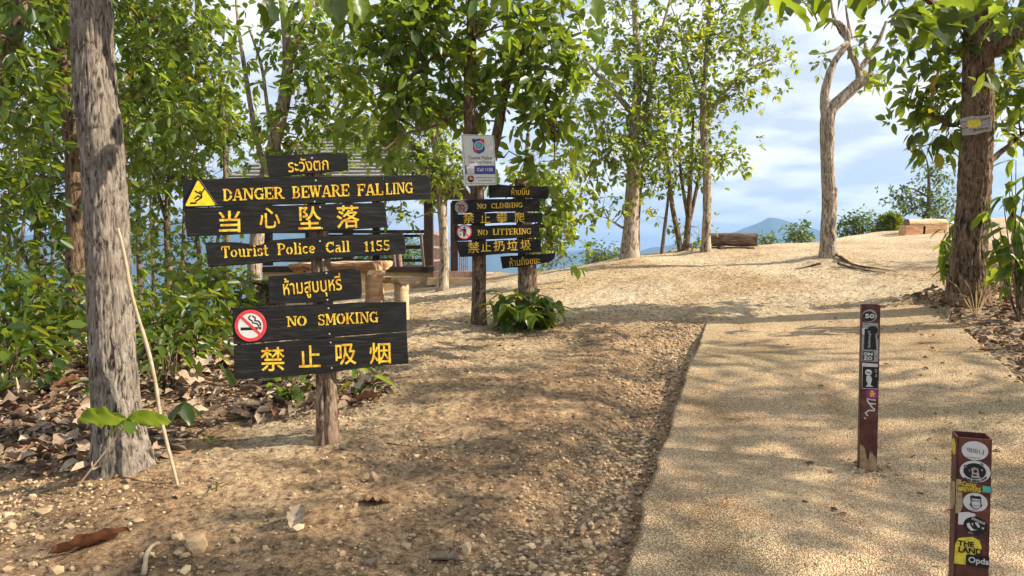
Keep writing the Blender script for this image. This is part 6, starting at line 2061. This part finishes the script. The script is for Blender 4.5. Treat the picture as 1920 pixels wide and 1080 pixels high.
a_ = fpoly(f2, [[g2_(*q) for q in circ(100, 98, 40, 40, 24)]], .0008, "sticker", 'sticker_grey', t); a_['label'] = "round sticker with number"
fpoly(f2, [[g2_(*q) for q in circ(96, 102, 34, 33, 20)]], .0013, "disc", 'black', a_)
tx2("50", 76, 124, 113, 26, a_, 'white', bold=1.6, off=.0018)
a_ = fpoly(f2, [P2([(62, 140), (146, 146), (150, 200), (140, 240), (62, 238)])], .0008, "torn_sticker", 'sticker_grey', t)
fpoly(f2, [[g2_(*q) for q in circ(118, 190, 30, 28, 18)]], .0013, "disc", 'black', a_)
fpoly(f2, [P2([(60, 180), (80, 175), (86, 215), (62, 220)])], .0014, "patch", 'offwhite', a_)
fpoly(f2, [P2([(60, 238), (150, 238), (152, 390), (60, 390)])], .0004, "torn_sticker", 'sticker_grey', t)
a_ = fpoly(f2, [P2([(74, 182), (130, 186), (140, 314), (72, 314)])], .0018, "sticker", 'black', t); a_['label'] = "black sticker with vertical white script"
tx2("Paperwhisk!", 112, 92, 196, 108, a_, 'offwhite', rot=True, off=.0022)
a_ = fpoly(f2, [P2([(66, 326), (126, 324), (128, 384), (66, 384)])], .0018, "sticker", 'black', t); a_['label'] = "small black square sticker"
tx2("ON", 72, 118, 352, 19, a_, 'white', bold=1.6, off=.0022); tx2("ZO", 72, 118, 379, 19, a_, 'white', bold=1.6, off=.0022)
fpoly(f2, [P2([(64, 400), (150, 404), (154, 566), (66, 566)])], .0004, "torn_sticker", 'offwhite', t)
a_ = fpoly(f2, [P2([(68, 424), (152, 424), (152, 562), (68, 562)])], .0018, "sticker", 'black', t); a_['label'] = "black sticker with a white statue drawing"
fpoly(f2, [P2(circ(100, 460, 19, 20, 14)), P2([(90, 482), (112, 480), (120, 505), (112, 540), (130, 552), (86, 552), (98, 535), (88, 512)])], .0022, "statue_drawing", 'offwhite', a_)
fpoly(f2, [P2(k) for k in stroke([(88, 458), (112, 464)], 5)], .0028, "drawing_line", 'black', a_)
tx2("Oi oi", 146, 134, 436, 50, a_, 'offwhite', rot=True, off=.0022)
a_ = fpoly(f2, [P2(circ(122, 598, 36, 34, 24))], .0024, "sticker", 'purple', t); a_['label'] = "round purple sticker with a golden figure"
fpoly(f2, [P2(circ(122, 583, 8, 8, 10)), P2([(106, 590), (122, 594), (140, 588), (132, 604), (138, 616), (122, 612), (110, 620), (114, 604)])], .0028, "golden_figure", 'sticker_yellow', a_)
fpoly(f2, [P2(k) for k in stroke([(96, 630), (140, 636)], 9) + stroke([(104, 660), (140, 660)], 9) + stroke([(96, 640), (128, 690)], 9) + stroke([(100, 738), (88, 722), (106, 704), (134, 704), (136, 690)], 8) + stroke([(82, 752), (90, 760)], 6)], .0016, "scratched_letters", 'offwhite', t)
# dirt thrown up on the foot of both
for B_ in (B1, B2b):
    fc = Face(B_); hh = B_[4]
    fpoly(fc, [[(0.02, hh - .0)] + [(.02 + .96 * q / 22, hh * (.88 + .05 * q / 22 + .05 * float(vnoise(np.array([[q * .45, hh, 1.0]]))[0]) + .015 * (q % 2))) for q in range(23)] + [(.98, hh)]], .0004, "mud_splash", 'mud', B_[0])

# ------------------------------------------------------------------ pavilion
YF, YB = 16.0, 19.6
xl, xr = at(490, 500, YF)[0], at(812, 500, YF)[0]
zf = at(800, 500, YF)[2]
zgnd = H(xr, YF)
pv_ = thing("pavilion", "open wooden pavilion with slatted hip roof behind the log table", "pavilion", ((xl + xr) / 2, (YF + YB) / 2, zgnd))
MB().box(((xl + xr) / 2, (YF + YB) / 2, (zf - .12 + zgnd - .5) / 2), (xr - xl - .04, YB - YF - .04, zf - .12 - zgnd + .5)).build("plinth", M['plinth'], pv_)
MB().box(((xl + xr) / 2, (YF + YB) / 2, zf - .06), (xr - xl + .05, YB - YF + .05, .12)).build("floor_beam", M['rail_wood'], pv_)
ze = at(800, 345, YF)[2]
for (x, y) in [(xl + .1, YF + .1), ((xl + xr) / 2, YF + .1), (xr - .1, YF + .1), (xl + .1, YB - .1), ((xl + xr) / 2, YB - .1), (xr - .1, YB - .1)]:
    MB().box((x, y, (zf + ze) / 2 + .02), (.19, .19, ze - zf)).build("column", M['rail_wood'], pv_)
# step wing on the right with its own post
xw = at(852, 500, 15.6)[0]
MB().box((xw, 15.6, (at(852, 380, 15.6)[2] + at(852, 520, 15.6)[2]) / 2), (.15, .15, at(852, 380, 15.6)[2] - at(852, 520, 15.6)[2])).build("column", M['rail_wood'], pv_)
# rails
for (px1, px2, py, hgt) in [(700, 800, 434, .07), (700, 800, 462, .05), (690, 800, 489, .05)]:
    z = at(750, py, YF)[2]
    MB().box(((xl + xr) / 2, YF + .1, z), (xr - xl - .4, .06, hgt)).build("rail", M['rail_wood'], pv_)
    MB().box(((xl + xr) / 2, YB - .1, z), (xr - xl - .4, .06, hgt)).build("rail", M['rail_wood'], pv_)
    MB().box((xr - .1, (YF + YB) / 2, z), (.06, YB - YF - .4, hgt)).build("rail", M['rail_red'], pv_)
for px in (735, 744, 790):
    a0, a1 = at(px, 440, YF), at(px + 6, 500, YF)
    MB().tube([a0 + [0, .05, 0], a1 + [0, .05, 0]], [.05, .05], 8).build("post", M['rail_red'], pv_)
for k in range(9):                        # sloping side balustrade between pavilion and wing post
    px = 812 + k * 1.0
    y_ = YF + .3 + k * .35
    if y_ < YB - .2:
        MB().box((xr - .1, y_, zf + .4), (.05, .05, .8)).build("baluster", M['rail_red'], pv_)
# right hand baluster panel beside wing post
for k in range(5):
    p = at(862 + k * 3.5, 480, 15.6 + k * .12)
    MB().box((p[0], p[1], at(862, 470, 15.6)[2] - .1), (.022, .022, .75)).build("baluster", M['rail_red'], pv_)
ps = at(850, 512, 15.5)
MB().box((ps[0] + .05, ps[1] + .3, ps[2] - .03), (.9, 1.1, .14)).build("step", M['rail_red'], pv_)
MB().box((ps[0] + .1, ps[1], ps[2] - .16), (1.2, 1.0, .14)).build("step", M['plinth'], pv_)
# roof
ov = .65
C_ = [(xl - ov, YF - ov), (xr + ov, YF - ov), (xr + ov, YB + ov), (xl - ov, YB + ov)]
zr = at(680, 228, (YF + YB) / 2)[2]
r0, r1 = ((xl + 1.5), (YF + YB) / 2), ((xr - 1.3), (YF + YB) / 2)
rows = 19
def lerp2(a, b_, t): return (a[0] + (b_[0] - a[0]) * t, a[1] + (b_[1] - a[1]) * t)
sides_ = [((C_[0], C_[1]), (r0, r1)), ((C_[1], C_[2]), (r1, r1)), ((C_[2], C_[3]), (r1, r0)), ((C_[3], C_[0]), (r0, r0))]
base_mb = MB()
for (e0, e1), (a0, a1) in sides_:
    base_mb.add([(e0[0], e0[1], ze - .02), (e1[0], e1[1], ze - .02), (a1[0], a1[1], zr - .03), (a0[0], a0[1], zr - .03)], [(0, 1, 2, 3)])
base_mb.build("roof_deck", M['rail_wood'], pv_)
for si, ((e0, e1), (a0, a1)) in enumerate(sides_):
    for k in range(rows):
        t0, t1_ = k / rows, (k + .62) / rows
        p0, p1 = lerp2(e0, a0, t0), lerp2(e1, a1, t0)
        q0, q1 = lerp2(e0, a0, t1_), lerp2(e1, a1, t1_)
        z0, z1 = ze + (zr - ze) * t0 + .05, ze + (zr - ze) * t1_ + .03
        th_ = .03
        MB().add([(*p0, z0), (*p1, z0), (*q1, z1), (*q0, z1), (*p0, z0 - th_), (*p1, z0 - th_), (*q1, z1 - th_), (*q0, z1 - th_)],
                 [(0, 1, 2, 3), (7, 6, 5, 4), (0, 4, 5, 1), (1, 5, 6, 2), (2, 6, 7, 3), (3, 7, 4, 0)]).build("roof_slat", M['shingle'], pv_)
MB().tube([(*r0, zr + .03), (*r1, zr + .03)], [.06, .06], 8).build("ridge_cap", M['shingle'], pv_)
for k in range(8):
    x = xl - ov + .3 + k * (xr - xl + 2 * ov - .6) / 7
    MB().box((x, YF - ov + .25, ze - .07), (.05, .5, .08)).build("rafter_end", M['rail_wood'], pv_)
MB().box(((xl + xr) / 2, YF + .1, ze - .12), (xr - xl, .12, .18)).build("eave_beam", M['rail_wood'], pv_)

# log table and benches ------------------------------------------------------------
def plank_log(P0, P1, w, h, mt, name, parent, rsd=0, jit=.12):
    """half round slab between two points, rough hewn"""
    rs = np.random.RandomState(rsd)
    P0, P1 = np.array(P0, float), np.array(P1, float)
    n = 12
    d = (P1 - P0); d /= np.linalg.norm(d)
    s = np.cross(d, [0, 0, 1]); s /= np.linalg.norm(s)
    u = np.cross(s, d)
    prof = [(-.5, 0), (-.48, -.35), (-.3, -.8), (0, -1), (.3, -.8), (.48, -.35), (.5, 0), (.25, .04), (0, .05), (-.25, .04)]
    mb = MB(); V = []
    for k in range(n + 1):
        c = P0 + (P1 - P0) * k / n
        f = 1 + .1 * rs.randn()
        for a, b_ in prof:
            V.append(c + s * (a * w * f + rs.randn() * .01) + u * (b_ * h * (1 + jit * rs.randn()) + rs.randn() * .005))
    m_ = len(prof)
    Fc = [(k * m_ + j, k * m_ + (j + 1) % m_, (k + 1) * m_ + (j + 1) % m_, (k + 1) * m_ + j) for k in range(n) for j in range(m_)]
    Fc += [tuple(range(m_))[::-1], tuple(n * m_ + j for j in range(m_))]
    mb.add(V, Fc)
    return mb.build(name, M[mt], parent)


def leg_(p, hgt, w, mt, parent, sd=0):
    z0 = H(p[0], p[1])
    Q, r = resample([(p[0], p[1], z0 - .05), (p[0] + .01, p[1], z0 + hgt * .5), (p[0], p[1], z0 + hgt)], [w * .55, w * .5, w * .47], 8)
    return MB().tube(Q, r, 10, jit=.2).build("leg", M[mt], parent, smooth=True)


YT = 8.7
tb = np.array([at(640, 500, YT)[0], YT, 0]); tb[2] = H(tb[0], tb[1])
TB = thing("table", "rough split log table behind the tourist police board", "table", tb)
ztp = at(690, 492, YT)[2]
plank_log((at(560, 500, YT + .15)[0], YT + .15, ztp - .02), (at(716, 492, YT - .1)[0], YT - .1, ztp), .48, .10, 'orange_wood', "table_top", TB, 2)
plank_log((at(570, 500, YT + .5)[0], YT + .5, ztp - .01), (at(726, 492, YT + .3)[0], YT + .3, ztp + .01), .34, .09, 'pale_wood', "table_top", TB, 3)
for x_ in (590, 700):
    p = at(x_, 540, YT); leg_(p, ztp - H(p[0], p[1]) - .09, .22, 'orange_wood', TB)
# benches
for lb, xa, xb_, yy, zt, mt in [("pale split log bench right of the log table", 690, 768, 8.3, at(740, 521, 8.3)[2], 'pale_wood'), ("grey weathered log bench half hidden left of the thai no smoking board", 478, 530, 8.6, at(490, 528, 8.6)[2], 'log_dark')]:
    bx = np.array([at((xa + xb_) / 2, 520, yy)[0], yy, 0]); bx[2] = H(bx[0], bx[1])
    bn = thing("bench", lb, "bench", bx)
    plank_log((at(xa, 520, yy)[0], yy + (.5 if mt == 'pale_wood' else .3), zt), (at(xb_, 520, yy)[0], yy - .15, zt + .01), .26, .075, mt, "seat", bn, 5)
    for x_ in ((xa + 14, xb_ - 16) if mt == 'pale_wood' else (xa + 14, xb_ - 10)):
        p = at(x_, 540, yy + .12); leg_(p, zt - H(p[0], p[1]) - .05, .17, 'pale_wood' if mt == 'pale_wood' else 'post_wood', bn)
# knobbly stump
p = at(704, 570, 8.15); p[2] = H(p[0], p[1])
st = thing("stump", "knobbly upright stump between the log table and the pale bench", "stump", p)
Q, r = resample([p - [0, 0, .05], p + [.0, 0, .18], p + [.01, 0, .34], p + [.02, 0, at(700, 510, 8.15)[2] - p[2]]], [.065, .058, .062, .08], 16)
V, Fq = tube(Q, r, 20)
V = V + .02 * np.stack([vnoise(V * 9), vnoise(V * 9 + 5), vnoise(V * 9 + 9)], -1)
mb = MB(); mb.add(V, list(Fq) + [tuple(15 * 20 + j for j in range(20))]); mb.build("stump_body", M['orange_wood'], st, smooth=False)
tp = Q[-1]
mb = MB()
for k, (dx_, dy_, s__) in enumerate([(.05, -.03, .055), (-.05, -.03, .06), (0, .04, .06)]):
    Vv = IV * s__ * (1 + .15 * RS.randn(12, 1)) * [1, 1, .7] + tp + [dx_, dy_, -.01]
    mb.add(Vv, [tuple(f) for f in IF])
mb.build("knob", M['pale_wood'], st)

# logs on the rim --------------------------------------------------------------------
def log(label, px0, px1, pyc, Y, dia, mt, end_mt, dY=.0, props=True, tops='log'):
    p0, p1 = at(px0, pyc, Y), at(px1, pyc, Y + dY)
    g = H((p0[0] + p1[0]) / 2, Y)
    b_ = np.array([(p0[0] + p1[0]) / 2, Y, g])
    t = thing("log_bench", label, "log", b_)
    n, sd = 26, 28
    Q, r = resample([p0, (p0 + p1) / 2 + [0, 0, .01], p1], [dia / 2, dia / 2 * 1.02, dia / 2], n)
    V, Fq = tube(Q, r, sd)
    nd = V - np.repeat(Q, sd, 0); nd /= np.linalg.norm(nd, axis=1)[:, None]
    V = V + nd * (.025 * fbm(V * np.array([1.5, 7, 7]), 3))[:, None]
    # flattened seat
    zc_ = np.repeat(Q[:, 2], sd)
    V[:, 2] = np.minimum(V[:, 2], zc_ + dia * .42)
    mb = MB(); mb.add(V, list(Fq)); mb.build("log_body", M[mt], t, smooth=True)
    for q, sgn in ((0, -1), (n - 1, 1)):
        ringv = V[q * sd:(q + 1) * sd]
        c = ringv.mean(0)
        mb = MB(); vv = [c + sgn * np.array([.004, 0, 0])] + [c + (v - c) * .5 + sgn * np.array([.006 * RS.rand(), 0, 0]) for v in ringv] + [v + sgn * np.array([.001, 0, 0]) for v in ringv]
        fs = [(0, 1 + j, 1 + (j + 1) % sd) for j in range(sd)] + [(1 + j, 1 + sd + j, 1 + sd + (j + 1) % sd, 1 + (j + 1) % sd) for j in range(sd)]
        mb.add(vv, fs).build("sawn_end", M[end_mt], t)
    if props:
        for f in (.22, .8):
            c = p0 + (p1 - p0) * f
            z0 = H(c[0], c[1]) - .08
            MB().tube([(c[0], c[1] + .3, (z0 + .05)), (c[0], c[1] - .3, z0 + .05)], [max(.05, (c[2] - dia / 2 - z0) / 2)] * 2, 10, jit=.2).build("bearer", M[mt], t)
    return t


log("dark weathered log bench with cracked end beside the slim rim trunk", 1328, 1420, 449, 14.2, .28, 'log_dark', 'log_dark', dY=-.25)
lg = log("orange brown log bench partly hidden by the stout tree's leaves", 1700, 1772, 418, 16.7, .20, 'pale_wood', 'log_dark', dY=.2, props=False)
for a, b_ in ((1692, 1728), (1724, 1768)):
    p0, p1 = at(a, 430, 16.4), at(b_, 429, 16.4)
    MB().box((p0 + p1) / 2 - [0, 0, .04], (abs(p1 - p0)[0], .3, .22), Matrix.Rotation(.05, 3, 'Y')).build("support_block", M['orange_wood'], lg)

# termite mound ------------------------------------------------------------------------
tmb = gpt(1935, 515)
n_, m_ = 40, 48
V = []
for k in range(n_):
    t = k / (n_ - 1)
    rr_ = .62 * (1 - t) ** .75 + .02
    for j in range(m_):
        a = j / m_ * 2 * math.pi
        V.append(tmb + np.array([math.cos(a) * rr_, math.sin(a) * rr_ * .9, -.15 + t * .75]))
V = np.array(V)
V = V + .11 * np.stack([fbm(V * 2.1, 3), fbm(V * 2.1 + 7, 3), .4 * fbm(V * 3 + 3, 3)], -1)
idx = np.arange(n_ * m_).reshape(n_, m_)
Fq = np.stack([idx[:-1], np.roll(idx, -1, 1)[:-1], np.roll(idx, -1, 1)[1:], idx[1:]], -1).reshape(-1, 4)
o = link("termite_mound", mesh_np("termite_mound", V - tmb, Fq, True), M['termite'], None, tmb)
tag(o, "reddish brown earth mound at the right edge behind the sapling", "mound")
# stake behind the stout tree
g = at(1848, 545, 7.75); g[2] = H(g[0], 7.75)
o = MB().tube([g - [0, 0, .05], g + [.0, 0, at(1849, 488, 7.75)[2] - g[2]]], [.032, .03], 8, jit=.3).build("stake", M['post_wood'], None, loc=g)
tag(o, "short grey stake standing against the right side of the stout tree", "stake")
# crumbly soil heap where the near bollard stands
# ------------------------------------------------------------------ trees to the right of the view that throw the dappled shade
OFF = "roadside trees just right of the view"
for k, (x, y, h_, cr) in enumerate([(8.2, 1.6, 6.2, 1.9), (9.6, 3.6, 7.2, 1.9), (7.4, -1.2, 6.5, 1.9), (11.5, 0.9, 8.6, 2.2), (13.6, 9.2, 5.2, 1.5)]):
    b = np.array([x, y, H(x, y)])
    t = thing("tree", ["leafy tree standing beyond the right edge by the near bollard", "tall tree beyond the right edge behind the path", "leafy tree beside the camera on the right", "tallest tree uphill on the right", "sparse tree far uphill right of the stout brown tree", "low young tree right of the path"][k], "tree", b, OFF)
    Q, r = resample([b - [0, 0, .1], b + [.1, .05, h_ * .4], b + [-.1, 0, h_ * .7], b + [0, .1, h_]], [.16, .12, .08, .02], 24)
    MB().tube(Q, r, 10).build("trunk", M['bark_brown'], t, smooth=True)
    nC = int(60 * cr / 2)
    g_ = RS.randn(nC, 3); g_ /= np.linalg.norm(g_, axis=1)[:, None]; g_ *= (.3 + .7 * RS.rand(nC, 1) ** .5)
    C = b + np.array([0, 0, h_ * .72]) + g_ * np.array([cr, cr, h_ * .30])
    bmb = MB()
    for c in C:
        j = np.argmin(np.linalg.norm(Q - c, axis=1) + .5 * np.maximum(0, Q[:, 2] - c[2] + .3))
        bmb.tube([Q[j], (Q[j] + c) / 2 + RS.randn(3) * .08, c], [.02, .013, .004], 4, cap=False)
    kind(bmb.build("branches", M['bark_brown'], t), "stuff")
    per = 16
    n = nC * per; CC = np.repeat(C, per, 0); o_ = RS.randn(n, 3) * .15
    V, Fc, rv = leaf_mesh_data(CC + o_, o_ / .17 + .5 * RS.randn(n, 3) + [0, 0, -.3], .19 * (.6 + .7 * RS.rand(n)), droop=.4)
    kind(link("crown", mesh_np("crown", V - b, Fc, True, rv), M['leaf'], t), 'stuff')

print("leaves", LEAVES_TOTAL[0], "objects", len(bpy.data.objects), "tris", sum(len(o.data.polygons) * 2 for o in bpy.data.objects if o.type == 'MESH'))
